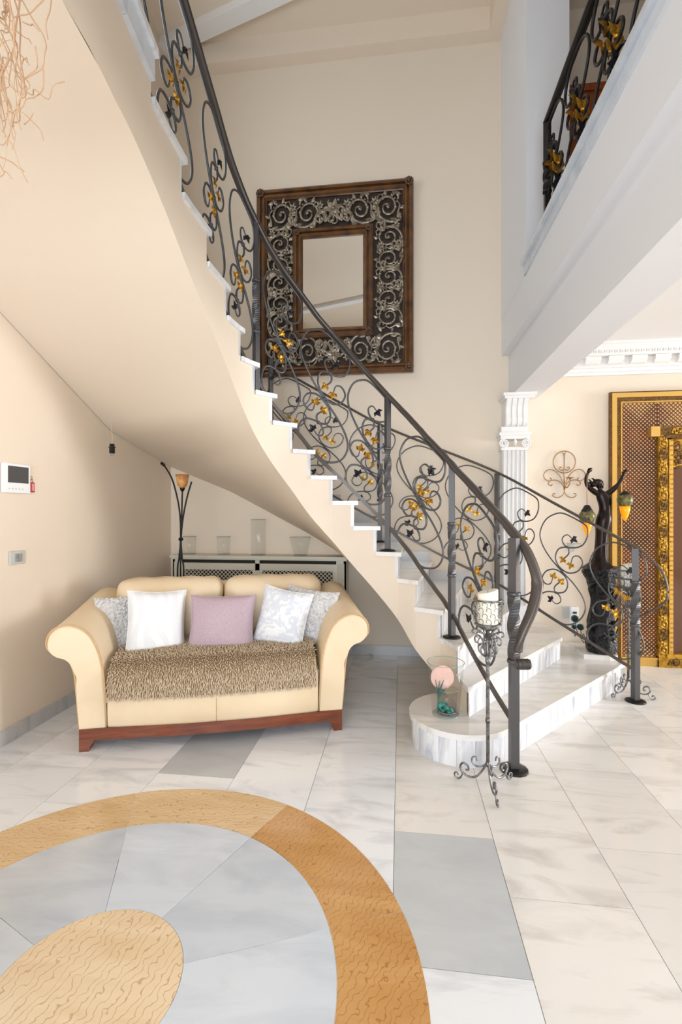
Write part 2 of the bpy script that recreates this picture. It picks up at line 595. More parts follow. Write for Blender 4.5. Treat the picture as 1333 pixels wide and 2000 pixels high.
for i in range(8):
    a0, a1 = math.radians(22.5 + 45 * i), math.radians(67.5 + 45 * i)
    o = part('medallion_ring_slab', MB().prism(sector(MR[1] + .001, MR[2], a0 + .0012, a1 - .0012, 18, 0), -0.01, 0.0012),
             M['tandark'] if i in (7, 0) else M['tanlight'], floor, label='golden marble slab of the round floor medallion ring')
    o = part('medallion_wedge_slab', MB().prism(sector(MR[0] + .001, MR[1] - .001, a0 + .0018, a1 - .0018, 14, 0), -0.01, 0.0012),
             M['mblue'], floor, label='grey marble wedge of the round floor medallion')
part('medallion_disc', MB().prism([(MC.x + MR[0] * math.cos(2 * PI * k / 64), MC.y + MR[0] * math.sin(2 * PI * k / 64)) for k in range(64)], -0.01, 0.0012),
     M['tandisc'], floor, label='pale golden marble disc at the centre of the medallion')

# ------------------------------------------------------------------ walls and ceilings
wl_ = MB().box(XL - .15, XL, -3.15, YB + .15, -0.02, 3.5).box(XL - .15, XL, -3.15, YB + .15, 4.9, ZC + .35)
wl_.box(XL - .15, XL, -3.15, 1.7, 3.5, 4.9).box(XL - .15, XL, 3.1, YB + .15, 3.5, 4.9)      # landing window opening
struct('wall_left', wl_, M['plaster'])
struct('wall_back', MB().box(XL, 9.15, YB, YB + .15, -0.02, ZC + .35), M['plaster'])
wf = MB()      # wall behind the viewpoint with the terrace door and an upper window
wf.box(XL, -1.85, -3.15, -3.0, 0, ZC + .35).box(1.45, 9.15, -3.15, -3.0, 0, ZC + .35)
wf.box(-1.85, 1.45, -3.15, -3.0, 2.55, ZC + .35)
struct('wall_front', wf, M['plaster'])
wr = MB()      # far right wall with the garden door
wr.box(9.0, 9.15, -3.0, 1.7, 0, ZC + .35).box(9.0, 9.15, 3.5, YB, 0, ZC + .35).box(9.0, 9.15, 1.7, 3.5, 2.55, ZC + .35)
struct('wall_right', wr, M['plaster'])
ce = struct('ceiling', MB().box(XL, 9.0, -3.0, YB, ZC + .2, ZC + .35), M['ceil'])
bd = MB()
bd.box(XL, XB, YB - .12, YB, ZC, ZC + .2)
bd.box(XB - .12, XB, -3.0, YB - .12, ZC, ZC + .2)
part('ceiling_border', bd, M['ceil'], ce)


def ceil_strip(name, a, b, w, z0, z1):
    a, b = Vector(a), Vector(b)
    t = (b - a).normalized()
    n_ = Vector((-t.y, t.x)) * (w / 2)
    return MB().prism([a - n_, b - n_, b + n_, a + n_], z0, z1)


k_ = (ZC + .14 - H_EYE) * FPX / 1000
p0 = W((300 - 666.5) / 930 * (4.31 * 930 / 893), 4.31 * 930 / 893)
p1 = W((528 - 666.5) / 930 * (4.31 * 930 / 1000), 4.31 * 930 / 1000)
dv = (p1 - p0).normalized()
struct('trim_1', ceil_strip('x', (p0 - dv * .30).xy, (p1 + dv * 2.2).xy, .135, ZC + .13, ZC + .21), M['white'])
struct('trim_2', ceil_strip('x', (-2.15, -1.45), (0.75, -0.52), .15, ZC + .13, ZC + .21), M['white'])

# baseboards of grey marble, in slabs
bb = struct('baseboard_left', MB().box(XL, XL + .006, -2.9, YB, 0, .08), M['grout'])
y = -2.6
for i in range(12):
    ya, yb = y, min(y + .575, YB)
    if yb - ya > .05:
        part('skirting_slab', MB().box(XL, XL + .014, ya + .001, yb - .001, 0.0, .085), M['skirt'], bb)
    y += .575
bb = struct('baseboard_back', MB().box(XL, 1.0, YB - .006, YB, 0, .08), M['grout'])
x = XL
while x < 0.75:
    part('skirting_slab', MB().box(x + .001, min(x + .575, .95) - .001, YB - .014, YB, 0, .085), M['skirt'], bb)
    x += .575

# upper gallery on the right: beam, fascia, slab, pier
ZS, ZL = 2.30, 2.68
struct('trim_3', MB().box(XB + .06, XB + .30, -3.0, YB, ZS, ZL), M['white_wall'])            # beam over the opening
struct('trim_4', MB().box(XB, XB + .30, -3.0, YB, ZL, Z2 - .10), M['white_wall'])             # fascia of the slab
gal = struct('floor_gallery', MB().box(XB + .02, 9.0, -3.0, YB, 2.78, Z2 - .03), M['white_wall'])
gal['label'] = 'upper gallery floor slab above the gilded mirror'
yy = -3.0
while yy < 3.55:
    y2 = min(yy + .9, 3.56)
    part('edge_slab', MB().box(XB - .012, XB + .02, yy + .001, y2 - .001, Z2 - .10, Z2 - .03), M['mblue'], gal)
    part('floor_edge_tile', MB().box(XB - .035, XB + .34, yy + .001, y2 - .001, Z2 - .03, Z2), M['mblue'], gal)
    yy += .9
struct('ceiling_lower', MB().box(XB + .30, 9.0, -3.0, YB, 2.72, 2.78), M['white'])
struct('wall_pier', MB().box(XB - .003, XB + .29, 3.52, YB, Z2 - .10, ZC + .2), M['white_wall'])

# ------------------------------------------------------------------ gallery door
dr = struct('door_1', MB().box(1.50, 2.30, YB - .03, YB, Z2 - .02, 4.70), M['doorway_bright'])
part('door_lintel', MB().box(1.30, 2.50, YB - .06, YB, 4.70, 4.93).box(1.28, 2.52, YB - .08, YB, 4.89, 4.95), M['doorwood'], dr, label='orange wooden lintel')
part('door_jamb', MB().box(1.30, 1.50, YB - .06, YB, Z2 - .02, 4.70), M['doorwood'], dr)
part('door_jamb', MB().box(2.30, 2.50, YB - .06, YB, Z2 - .02, 4.70), M['doorwood'], dr)

# ------------------------------------------------------------------ pilaster under the beam
pil = thing('pilaster', 'white fluted pilaster with scrolled capital at the foot of the beam', 'pilaster', (0.97, 4.24, 0.5))
sh = MB()
px0, px1, py = 0.872, 1.072, 4.235
sh.box(px0, px1, py, YB, 0.0, 1.86)
part('shaft', sh, M['white'], pil)
for i in range(6):          # raised fillets between the flutes
    xc = px0 + .012 + (px1 - px0 - .024) * i / 5
    part('fluting_rib', MB().tube([(xc, py, 0.5), (xc, py, 1.83)], .0105, 8), M['white'], pil)
cp = MB()
cp.box(px0 - .012, px1 + .012, py - .012, YB, 1.83, 1.855)
cp.box(px0 - .018, px1 + .022, py - .022, YB, 1.925, 1.955).box(px0 - .030, px1 + .034, py - .034, YB, 1.955, 1.98)
cp.box(px0 - .012, px1 + .012, py - .012, YB, 1.98, 2.03)
part('capital', cp, M['white'], pil)
for sx, xc in ((1, px0 + .012), (-1, px1 - .012)):
    pts = []
    for i in range(40):
        a = i / 39 * 4.2 * PI
        r = .036 * (1 - i / 39) ** .8 + .004
        pts.append((xc + sx * r * math.cos(a + PI / 2) * 1.0, py - .018, 1.888 + r * math.sin(a + PI / 2)))
    part('volute', MB().tube(pts, .0085, 6), M['white'], pil)
part('palmette', MB().tube([(0.972, py - .015, 1.862), (0.972, py - .028, 1.90), (0.972, py - .015, 1.93)], [.006, .016, .004], 6), M['white'], pil)
cs = []
prof = [(0.0, 2.03), (-.035, 2.05), (-.05, 2.09), (-.04, 2.14), (-.045, 2.19), (-.075, 2.235), (-.085, 2.26)]
prof = crom(prof, 4)
for i in range(4):
    xa = px0 + .022 + i * .0465
    m_ = MB()
    n = len(prof)
    v = []
    for (o_, z) in prof:
        v += [(xa, py + o_ - .004, z), (xa + .036, py + o_ - .004, z), (xa + .036, YB, z), (xa, YB, z)]
    f = []
    for q in range(n - 1):
        for e in range(4):
            f.append((q * 4 + e, q * 4 + (e + 1) % 4, (q + 1) * 4 + (e + 1) % 4, (q + 1) * 4 + e))
    m_.add(v, f)
    part('console_rib', m_, M['white'], pil)
m_ = MB()
v = []
for (o_, z) in prof:
    v += [(px0 + .018, py + o_ + .010, z), (px1 - .006, py + o_ + .010, z), (px1 - .006, YB, z), (px0 + .018, YB, z)]
m_.add(v, [(q * 4 + e, q * 4 + (e + 1) % 4, (q + 1) * 4 + (e + 1) % 4, (q + 1) * 4 + e) for q in range(len(prof) - 1) for e in range(4)])
part('console', m_, M['white'], pil)
part('abacus', MB().box(px0, px1 + .04, py - .10, YB, 2.255, 2.275).box(px0 - .014, px1 + .055, py - .115, YB, 2.275, ZS), M['white'], pil)

# ------------------------------------------------------------------ cornice of the lower room
cor = MB()
x0c, x1c = XB + .30, 9.0
for (d_, z0, z1) in ((.025, 2.475, 2.50), (.04, 2.50, 2.53), (.06, 2.53, 2.545), (.075, 2.545, 2.61), (.13, 2.61, 2.625), (.15, 2.66, 2.70), (.165, 2.70, 2.72)):
    cor.box(x0c, x1c, YB - d_, YB, z0, z1)
cor.add([(x0c, YB - .13, 2.625), (x1c, YB - .13, 2.625), (x1c, YB - .15, 2.66), (x0c, YB - .15, 2.66)], [(0, 1, 2, 3)])
cor = struct('trim_5', cor, M['white'])
cor['label'] = 'white classical cornice with modillions'
mod = MB()
mpts = [(-.075, 2.548), (-.10, 2.552), (-.128, 2.575), (-.13, 2.608)]
v = []
for (o_, z) in mpts:
    v += [(-.06, o_, z), (.06, o_, z), (.06, 0, z), (-.06, 0, z)]
mod.add(v, [(q * 4 + e, q * 4 + (e + 1) % 4, (q + 1) * 4 + (e + 1) % 4, (q + 1) * 4 + e) for q in range(3) for e in range(4)] + [(3, 2, 1, 0)])
mod_me = mod.mesh('modillion', M['white'])
for i in range(24):
    part('modillion', mod_me, None, cor, world=True, loc=(x0c + .06 + i * .182, YB, 0))
leafrow = MB()
for i in range(104):
    xc = x0c + .03 + i * .0415
    leafrow.sphere((xc, YB - .142, 2.643), .013, 6, 4, (1.1, .5, 1.1))
    leafrow.box(xc + .016, xc + .022, YB - .148, YB - .138, 2.628, 2.658)
part('leaf_moulding', leafrow, M['white'], cor, stuff=True)

# ------------------------------------------------------------------ staircase
U_T = [917, 895, 861, 812, 778, 736, 692, 650, 607, 571, 532, 498, 470, 442, 404, 355, 295]
D_T = [2.62, 2.80, 2.97, 3.08, 3.17, 3.23, 3.26, 3.27, 3.23, 3.18, 3.08, 2.98, 2.86, 2.68, 2.43, 2.16, 1.86]
INN = {k: W((U_T[k - 2] - 666.5) / 930.0 * D_T[k - 2], D_T[k - 2]).xy for k in range(2, 19)}
INN[1] = INN[2] + (INN[2] - INN[3])
for k in range(19, 25):
    INN[k] = Vector((INN[18].x + .042 * min(k - 18, 3), INN[18].y - (.3 * (k - 18) if k < 21 else .9 * (k - 20) + .6)))
INN[0] = INN[1] + (INN[1] - INN[2])
XLs, YBs = XL + .003, YB - .003
OUT_T = [(0, 1.9, 3.4), (1, 1.57, 3.66), (2, 1.22, 3.84), (3, 1.0, 4.25), (4, 0.60, YBs), (5, .26, YBs), (6, 0.0, YBs), (7.6, -.431, YBs), (9.05, -.861, YBs), (11.3, -1.60, YBs),
         (12.7, XLs, YBs), (13.8, XLs, 3.387), (16.6, XLs, 2.38), (18, XLs, 1.80), (24, XLs, 0.0)]


def I(k):
    i = int(math.floor(k))
    if i >= 23:
        return INN[23].copy()
    t = k - i
    a, b, c_, d = INN[max(i - 1, 0)], INN[i], INN[min(i + 1, 24)], INN[min(i + 2, 24)]
    return 0.5 * ((2 * b) + (c_ - a) * t + (2 * a - 5 * b + 4 * c_ - d) * t * t + (3 * b - a - 3 * c_ + d) * t ** 3)


def O(k):
    for a, b in zip(OUT_T, OUT_T[1:]):
        if a[0] <= k <= b[0]:
            t = (k - a[0]) / (b[0] - a[0])
            return Vector((lerp(a[1], b[1], t), lerp(a[2], b[2], t)))
    return Vector(OUT_T[-1][1:])


stair = thing('staircase', 'curved plaster and white marble staircase rising along the back wall to the left', 'staircase', (INN[3].x, INN[3].y, 0))
THK = 0.45


def zs(k):
    x = k - 18.0        # runs smoothly into the level underside of the landing
    z = k if x < -.8 else (18.0 if x > .8 else 18.0 - (.8 - x) ** 2 / 3.2)
    return max(0.0, z * RISE - THK)


# soffit: one warped plaster surface from the inner edge out to the walls
ks = []
k = 2.3
while k < 18.001:
    ks.append(k)
    k += .25
ks = sorted(set([round(q, 3) for q in ks] + [12.7, 13.8, 18.0]))
rows = []
for k in ks:
    a, b = I(k), O(k)
    rows.append([(lerp(a.x, b.x, t / 10), lerp(a.y, b.y, t / 10), zs(k)) for t in range(11)])
for q in (18.25, 18.5, 18.75, 19, 19.5, 20, 21, 22, 22.99):
    a = I(q)
    rows.append([(lerp(a.x, XL + .002, t / 10), a.y, zs(q)) for t in range(11)])
sof = MB().grid(rows, True)
part('soffit', sof, M['plaster'], stair, label='smooth cream underside of the stairs')

# inner stringer wall below the steps
stg = MB()
for k in range(3, 19):
    n = 5
    sub = [k + i / n for i in range(n + 1)] if k < 18 else [18 + i * .2495 for i in range(21)]
    top, bot = [], []
    for q in sub:
        p = I(q)
        top.append((p.x, p.y, k * RISE - .028))
        bot.append((p.x, p.y, zs(q)))
    stg.grid([bot, top], True)
    if k < 18:   # the little return under the next riser
        p = I(k + 1)
stg.grid([[(I(2.2 + .2 * i).x, I(2.2 + .2 * i).y, 0.0) for i in range(5)], [(I(2.2 + .2 * i).x, I(2.2 + .2 * i).y, 2 * RISE - .02) for i in range(5)]], True)
part('stringer', stg, M['plaster'], stair, label='stepped cream side wall of the stairs')

# first step with its rounded end
cB = W(.675, 2.69).xy
RB = .275
o1 = Vector((1.557, 3.688))
fdir = None
aim = (o1 - cB)
ang0 = math.atan2(aim.y, aim.x)
off = math.asin(RB / aim.length)
a_t = ang0 - off - PI / 2 + 0.0
a_t = ang0 + (-PI / 2 + off) if False else ang0 - (PI / 2 - off)
tpt = cB + RB * Vector((math.cos(a_t), math.sin(a_t)))
arc_end = a_t - math.radians(215)


def step1(rb, push):
    c = []
    nrm = Vector((math.cos(a_t), math.sin(a_t)))
    c.append(Vector((1.66 + push, YB)))
    c.append(Vector((1.66 + push, 3.80)))
    c.append(o1 + nrm * push + Vector((.03 + push * .3, .05)))
    c.append(o1 + nrm * push)
    n = 26
    for i in range(n + 1):
        a = lerp(a_t, arc_end, i / n)
        c.append(cB + rb * Vector((math.cos(a), math.sin(a))))
    c.append(Vector((0.55, 3.25)))
    c.append(Vector((0.75, YB)))
    return c[::-1]


body = MB()
body.prism(step1(RB - .03, -.03), 0.0, RISE - .03)
part('step_core', body, M['plaster'], stair)
part('tread', MB().prism(step1(RB + .012, .012), RISE - .03, RISE), M['mwarm'], stair)
# riser slabs round the bull nose and along the front
nsl = 11
for i in range(nsl):
    a0, a1 = lerp(a_t, arc_end, i / nsl), lerp(a_t, arc_end, (i + 1) / nsl)
    q = []
    for s_ in range(4):
        a = lerp(a0, a1, s_ / 3) - (.003 if s_ == 0 else 0)
        q.append(cB + RB * Vector((math.cos(a), math.sin(a))))
    for s_ in range(3, -1, -1):
        a = lerp(a0, a1, s_ / 3)
        q.append(cB + (RB - .028) * Vector((math.cos(a), math.sin(a))))
    part('riser_slab', MB().prism(q, 0, RISE - .03, False), M['mriser'], stair)
nrm = Vector((math.cos(a_t), math.sin(a_t)))
cuts = [0, .16, .40, .66, 0.985]
for i in range(4):
    pa, pb = tpt.lerp(o1, cuts[i]), tpt.lerp(o1, cuts[i + 1])
    dd = (pb - pa).normalized() * .0008
    part('riser_slab', MB().prism([pa + dd, pb - dd, pb - dd - nrm * .028, pa + dd - nrm * .028], 0, RISE - .03), M['mriser'], stair)
part('riser_slab', MB().prism([o1, Vector((1.64, 3.80)), Vector((1.61, 3.82)), o1 - nrm * .028], 0, RISE - .03), M['mriser'], stair)
part('riser_slab', MB().prism([(1.66, 3.80), (1.66, YB), (1.63, YB), (1.63, 3.80)], 0, RISE - .03), M['mriser'], stair)


def step_poly(k, fw, side):
    """plan outline of step k: fw pushes the nosing forward, side pushes past the stringer"""
    n = 4
    f_in, f_out = I(k), O(k)
    d_in = (I(k) - I(k + .3)).normalized()
    d_out = (f_in - I(k + .5)).normalized()
    inner = []
    for i in range(n + 1):
        q = k + i / n
        p = I(q)
        t = (I(q + .05) - I(q - .05)).normalized()
        nn = Vector((t.y, -t.x))
        if (p + nn * .1 - O(q)).length < (p - O(q)).length:
            nn = -nn
        inner.append(p + nn * side)
    inner[0] = inner[0] + d_in * fw
    outer = []
    if k == 2:
        outer = [O(2) + d_out * fw, Vector((1.22, YB)), Vector((1.0, YB)), O(3)]
    elif k == 3:
        outer = [O(3) + d_out * fw, Vector((1.0, YB)), O(4)]
    else:
        outer = [O(k) + d_out * fw * .0]
        outer[0] = O(k) if k > 3 else outer[0]
        for cq in (12.7, 13.8):
            if k < cq < k + 1:
                outer.append(O(cq))
        outer.append(O(k + 1))
        # carry the nosing push at the wall end too, along the wall
        if k > 4:
            dw = (O(k) - O(k + .2))
            if dw.length > 1e-6:
                outer[0] = O(k) + dw.normalized() * fw
    return inner, outer


for k in range(2, 18):
    inner, outer = step_poly(k, .03, .016)
    z = k * RISE
    poly = outer + inner[::-1]
    area2 = sum(poly[i].x * poly[(i + 1) % len(poly)].y - poly[(i + 1) % len(poly)].x * poly[i].y for i in range(len(poly)))
    if area2 < 0:
        poly = poly[::-1]
    part('tread', MB().prism(poly, z - .028, z), M['mwarm'] if k < 7 else M['mwhite'], stair)
    # riser below this tread
    a, b = I(k), O(k)
    if k == 2:
        b = O(2)
    dd = (I(k + .4) - I(k)).normalized() * .022
    q = [a, b, b + dd, a + dd]
    ar = sum(q[i].x * q[(i + 1) % 4].y - q[(i + 1) % 4].x * q[i].y for i in range(4))
    part('riser_slab', MB().prism(q if ar > 0 else q[::-1], z - RISE, z - .028), M['mriser'], stair)
for xa, ya, yb, z in ((1.22, O(2).y, YB, 2 * RISE), (1.0, O(3).y, YB, 3 * RISE)):
    part('riser_slab', MB().box(xa - .022, xa, ya, yb, z - RISE, z - .028), M['mriser'], stair)
core = MB()
core.prism([O(2) + Vector((-.02, .04)), Vector((1.19, YB)), Vector((.8, YB)), I(3.2) + Vector((.03, .05)), I(2.2) + Vector((.03, .03))], 0, 2 * RISE - .03)
part('step_core', core, M['plaster'], stair)
# wall skirting of stepped stone behind the outer tread ends
for k in range(4, 12):
    xa, xb = O(k).x, O(k + 1).x
    part('wall_skirting', MB().box(xb, xa, YB - .012, YB, k * RISE, k * RISE + .085), M['skirt'], stair)
# landing that the stairs reach
top = MB().prism([I(22.99) - Vector((.01, 0)), I(20) - Vector((.01, 0)), I(18) - Vector((.01, 0)), Vector((XL + .003, O(18).y)), Vector((XL + .003, I(22.99).y))], zs(20) + .03, Z2 - .03)
part('landing_slab', top, M['plaster'], stair)
yy, i = I(18).y, 0
ed = [I(18) + Vector((.0, 0))]
seg = [(I(18).x, I(18).y)] + [(I(18 + .83 * q).x, I(18 + .83 * q).y) for q in range(1, 7)]
for (xa, ya), (xb, yb) in zip(seg, seg[1:]):
    part('edge_slab', MB().prism([(xa + .018, ya - .001), (xa - .01, ya - .001), (xb - .01, yb + .001), (xb + .018, yb + .001)], Z2 - .115, Z2 - .032), M['mblue'], stair)
    part('landing_edge_tile', MB().prism([(xa + .035, ya - .001), (xa - .35, ya - .001), (xb - .35, yb + .001), (xb + .035, yb + .001)], Z2 - .03, Z2), M['mwhite'], stair)
a, b = I(18), O(18)
dd = Vector((0, 1)) * -.02
part('riser_slab', MB().prism([a, a + dd, b + dd, b], 17 * RISE, Z2 - .03), M['mriser'], stair)

# ------------------------------------------------------------------ railings
class Sheet:
    """a curved upright sheet between a lower and an upper rail; s runs along it in metres"""
    def __init__(self, rows):
        # rows: (x, y, zbottom, ztop)
        self.r = rows
        self.s = [0.0]
        for a, b in zip(rows, rows[1:]):
            self.s.append(self.s[-1] + math.hypot(b[0] - a[0], b[1] - a[1]))
        self.L = self.s[-1]

    def at(self, s):
        s = max(0.0, min(self.L - 1e-6, s))
        lo, hi = 0, len(self.s) - 1
        while hi - lo > 1:
            m = (lo + hi) // 2
            if self.s[m] <= s:
                lo = m
            else:
                hi = m
        t = (s - self.s[lo]) / max(1e-9, self.s[lo + 1] - self.s[lo])
        return tuple(lerp(self.r[lo][i], self.r[lo + 1][i], t) for i in range(4))

    def P(self, s, t):
        x, y, a, b = self.at(s)
        if s < 0 or s > self.L:      # straight continuation past the ends
            e = 0.0 if s < 0 else self.L
            q = self.at(.02 if s < 0 else self.L - .02)
            q0 = self.at(e)
            k_ = (s - e) / .02 * (1 if s < 0 else 1)
            sg = (1 if s < 0 else -1)
            x, y, a, b = (q0[i] + (q[i] - q0[i]) * k_ * sg for i in range(4))
        return Vector((x, y, lerp(a, b, t)))

    def tan(self, s):
        return (self.P(min(s + .01, self.L), .5) - self.P(max(s - .01, 0), .5)).normalized()


# one repeat of the ironwork: big loop ending in a hooked leaf, and the smaller S inside it (metres along, metres up)
BIG = [(0.0, 0.0), (0.093, 0.096), (0.161, 0.202), (0.173, 0.291), (0.127, 0.381), (0.049, 0.426), (-0.048, 0.44), (-0.131, 0.406), (-0.183, 0.344), (-0.191, 0.272),
       (-0.161, 0.208), (-0.11, 0.181), (-0.043, 0.181), (-0.011, 0.211), (-0.008, 0.249), (-0.043, 0.272), (-0.079, 0.246)]
SUB = [(-0.016, 0.093), (-0.051, 0.128), (-0.056, 0.158), (-0.043, 0.181), (0.022, 0.164), (0.047, 0.101), (0.022, 0.036), (-0.048, -0.009), (-0.121, 0.011),
       (-0.156, 0.072), (-0.129, 0.117), (-0.087, 0.111), (-0.069, 0.06)]


def leaf_mesh(name, m_):
    mb = MB()
    for a, ln, wd in ((0.0, .052, .017), (1.05, .042, .015), (-1.05, .042, .015)):
        c_, s_ = math.cos(a), math.sin(a)
        loc = [(0, 0, 0), (.4 * ln, wd, .004), (ln, 0, -.004), (.4 * ln, -wd, .004), (.45 * ln, 0, .011), (.45 * ln, 0, .002)]
        v = [(x * c_ - y * s_, x * s_ + y * c_, z) for x, y, z in loc]
        mb.add(v, [(0, 4, 1), (1, 4, 2), (2, 4, 3), (3, 4, 0), (0, 1, 5), (1, 2, 5), (2, 3, 5), (3, 0, 5)], False)
    mb.sphere((0.003, 0, .004), .0075, 6, 4)
    return mb.mesh(name, m_)


GOLD_ME = leaf_mesh('gold_leaf', M['gold_leaf'])
DARK_ME = leaf_mesh('dark_leaf', M['dark_leaf'])


def leaf(parent, sheet, s, t, dirs, dark, size=1.0, side=1, turn=0.0):
    """leaf lying in the sheet; dirs = heading in (s, z)"""
    p = sheet.P(s, t)
    x, y, a, b = sheet.at(s)
    q = sheet.at(min(s + .02, sheet.L)); q0 = sheet.at(max(s - .02, 0))
    h = Vector((q[0] - q0[0], q[1] - q0[1], 0)).normalized()
    n_ = Vector((h.y, -h.x, 0)) * side
    X = (h * dirs[0] + Vector((0, 0, 1)) * dirs[1]).normalized()
    n_ = (n_ * math.cos(turn) + h * math.sin(turn)).normalized()
    X = (X - n_ * X.dot(n_) * .999).normalized()
    X = (X + n_ * .25).normalized()
    Y = n_.cross(X).normalized()
    Z = X.cross(Y)
    rot = Matrix((X, Y, Z)).transposed().to_euler()
    o = link('leaf', DARK_ME if dark else GOLD_ME, parent, True, loc=p, rot=rot, scale=(size,) * 3)
    return o


def motif(parent, sheet, sj, w=1.0, tj=.47, rad=.0065, m_=None, flip=1, side=1, size=1.0, vs=1.0, shear=0.0, turn=0.0):
    m_ = m_ or M['iron']
    q0, q1 = sheet.at(max(0, sj - .12)), sheet.at(min(sheet.L, sj + .12))
    slope = ((q1[2] + q1[3]) - (q0[2] + q0[3])) / 2 / .24
    cx0, cy0, zb0, zt0 = sheet.at(sj)
    zj = lerp(zb0, zt0, tj)
    hs = (zt0 - zb0) / .86 * vs
    for rot in (1, -1):
        def mp(p, rot=rot):
            ds = rot * flip * p[0] * w
            z = zj + rot * p[1] * hs * (1.0 if rot > 0 else .92) + shear * slope * ds
            q = sheet.at(sj + ds)
            t = (z - q[2]) / (q[3] - q[2])
            if t > .93:
                t = .93 + .05 * math.tanh((t - .93) / .05)
            if t < .05:
                t = .05 - .05 * math.tanh((.05 - t) / .05)
            return sj + ds, t
        for nm, pts in (('scroll', BIG), ('scroll', SUB)):
            c = [sheet.P(*mp(p)) for p in crom(pts, 5)]
            n = len(c)
            rr = [rad * (1 if i < n * .8 else lerp(1, .6, (i - n * .8) / (n * .2))) for i in range(n)]
            part(nm, MB().tube(c, rr, 6), m_, parent)
        def hd(a, b):
            A, B = mp(a), mp(b)
            pa, pb = sheet.P(*A), sheet.P(*B)
            q0, q1 = sheet.at(max(A[0] - .02, 0)), sheet.at(min(A[0] + .02, sheet.L))
            h = Vector((q1[0] - q0[0], q1[1] - q0[1], 0)).normalized()
            d = pb - pa
            return (d.dot(h), d.z)
        e = mp(BIG[-1]); leaf(parent, sheet, e[0], e[1], hd(BIG[-2], BIG[-1]), True, size, side, turn)
        e = mp(SUB[0]); leaf(parent, sheet, e[0], e[1], hd(SUB[1], SUB[0]), False, size, side, turn)
        e = mp(SUB[-1]); leaf(parent, sheet, e[0], e[1], hd(SUB[-2], SUB[-1]), False, size, side, turn)
        c = mp((-.043, .181))
        part('collar', MB().sphere(sheet.P(*c), rad * 1.9, 8, 5), m_, parent)
    part('collar', MB().sphere(sheet.P(sj, tj), rad * 2.1, 8, 5), m_, parent)


def post(parent, x, y, z0, z1, w=.034, yaw=0.0, plate=.055, m_=None, twist=(.38, .68), turns=1.25):
    m_ = m_ or M['iron']
    Hh = z1 - z0
    mb = MB()
    rings = []
    zt0, zt1 = z0 + Hh * twist[0], z0 + Hh * twist[1]
    lev = [(z0, 0, 1), (zt0, 0, 1)]
    for i in range(1, 25):
        t = i / 24
        lev.append((lerp(zt0, zt1, t), turns * PI * t, 1.0 + .12 * math.sin(PI * t)))
    lev.append((z1, turns * PI, 1))
    v, f = [], []
    for (z, a, sc) in lev:
        for k in range(4):
            b = yaw + a + PI / 4 + k * PI / 2
            v.append((x + w * .7071 * sc * math.cos(b), y + w * .7071 * sc * math.sin(b), z))
    for i in range(len(lev) - 1):
        for k in range(4):
            l = (k + 1) % 4
            f.append((i * 4 + k, i * 4 + l, (i + 1) * 4 + l, (i + 1) * 4 + k))
    f += [(3, 2, 1, 0), tuple(len(v) - 4 + k for k in range(4))]
    mb.add(v, f)
    po = part('post', mb, m_, parent)
    for zc in (zt0, zt1):
        part('post_collar', MB().lathe([(w * .74, -.010), (w * .82, -.004), (w * .82, .004), (w * .74, .010)], (x, y, zc), 12), m_, po)
    if plate:
        part('base_plate', MB().lathe([(plate, .0005), (plate, .007), (plate * .8, .011), (w * .75, .016)], (x, y, z0), 14), M['black_iron'], po)
    return po


# --- railing on the open, curving side of the stairs
def offs(k, d_):
    t = (I(k + .05) - I(k - .05)).normalized()
    nn = Vector((t.y, -t.x))
    p = I(k)
    if (p + nn * .1 - O(k)).length > (p - O(k)).length:
        nn = -nn
    return p + nn * d_


rows = []
low = [(1.0, W(.872, 2.40).xy), (1.6, W(.825, 2.56).xy), (2.2, W(.785, 2.71).xy), (2.8, W(.747, 2.835).xy), (3.4, W(.708, 2.935).xy)]
path = [(k, p.x, p.y) for k, p in low]
k = 4.0
while k <= 21.01:
    p = offs(k, .065)
    path.append((k, p.x, p.y))
    k += .5
path = crom(path, 6)


def interp(tab, k):
    if k <= tab[0][0]:
        return tab[0][1]
    for a, b in zip(tab, tab[1:]):
        if k <= b[0]:
            return lerp(a[1], b[1], (k - a[0]) / (b[0] - a[0]))
    return tab[-1][1]


ZT_TAB = [(1, 1.12), (1.6, 1.25), (2.2, 1.365), (2.8, 1.468), (3.4, 1.547), (4, 1.615), (4.5, 1.733), (5, 1.823), (5.5, 1.888), (6, 1.972), (6.5, 2.064), (7, 2.16), (8, 2.35), (9, 2.54), (10, 2.725), (11, 2.885), (12, 3.055), (12.55, 3.155),
          (13.5, 3.32), (15, 3.56), (16.5, 3.78), (18, 3.96), (19, 4.05), (24, 4.05)]
ZB_TAB = [(1, .235), (2.8, .53), (3.4, .635), (4, .70), (4.5, .83), (5, .93), (5.5, 1.005), (6, 1.09), (6.5, 1.184), (7.6, 1.37), (9.05, 1.60), (10.3, 1.805), (11.9, 2.05), (12.6, 2.165), (17.6, 3.05), (18.6, 3.16), (24, 3.16)]
rows = [(x, y, interp(ZB_TAB, k), interp(ZT_TAB, k)) for k, x, y in path]
inn = Sheet(rows)
kk = [k for k, x, y in path]


def s_of_k(k):
    for i in range(len(kk) - 1):
        if kk[i] <= k <= kk[i + 1]:
            return lerp(inn.s[i], inn.s[i + 1], (k - kk[i]) / max(1e-9, kk[i + 1] - kk[i]))
    return inn.L


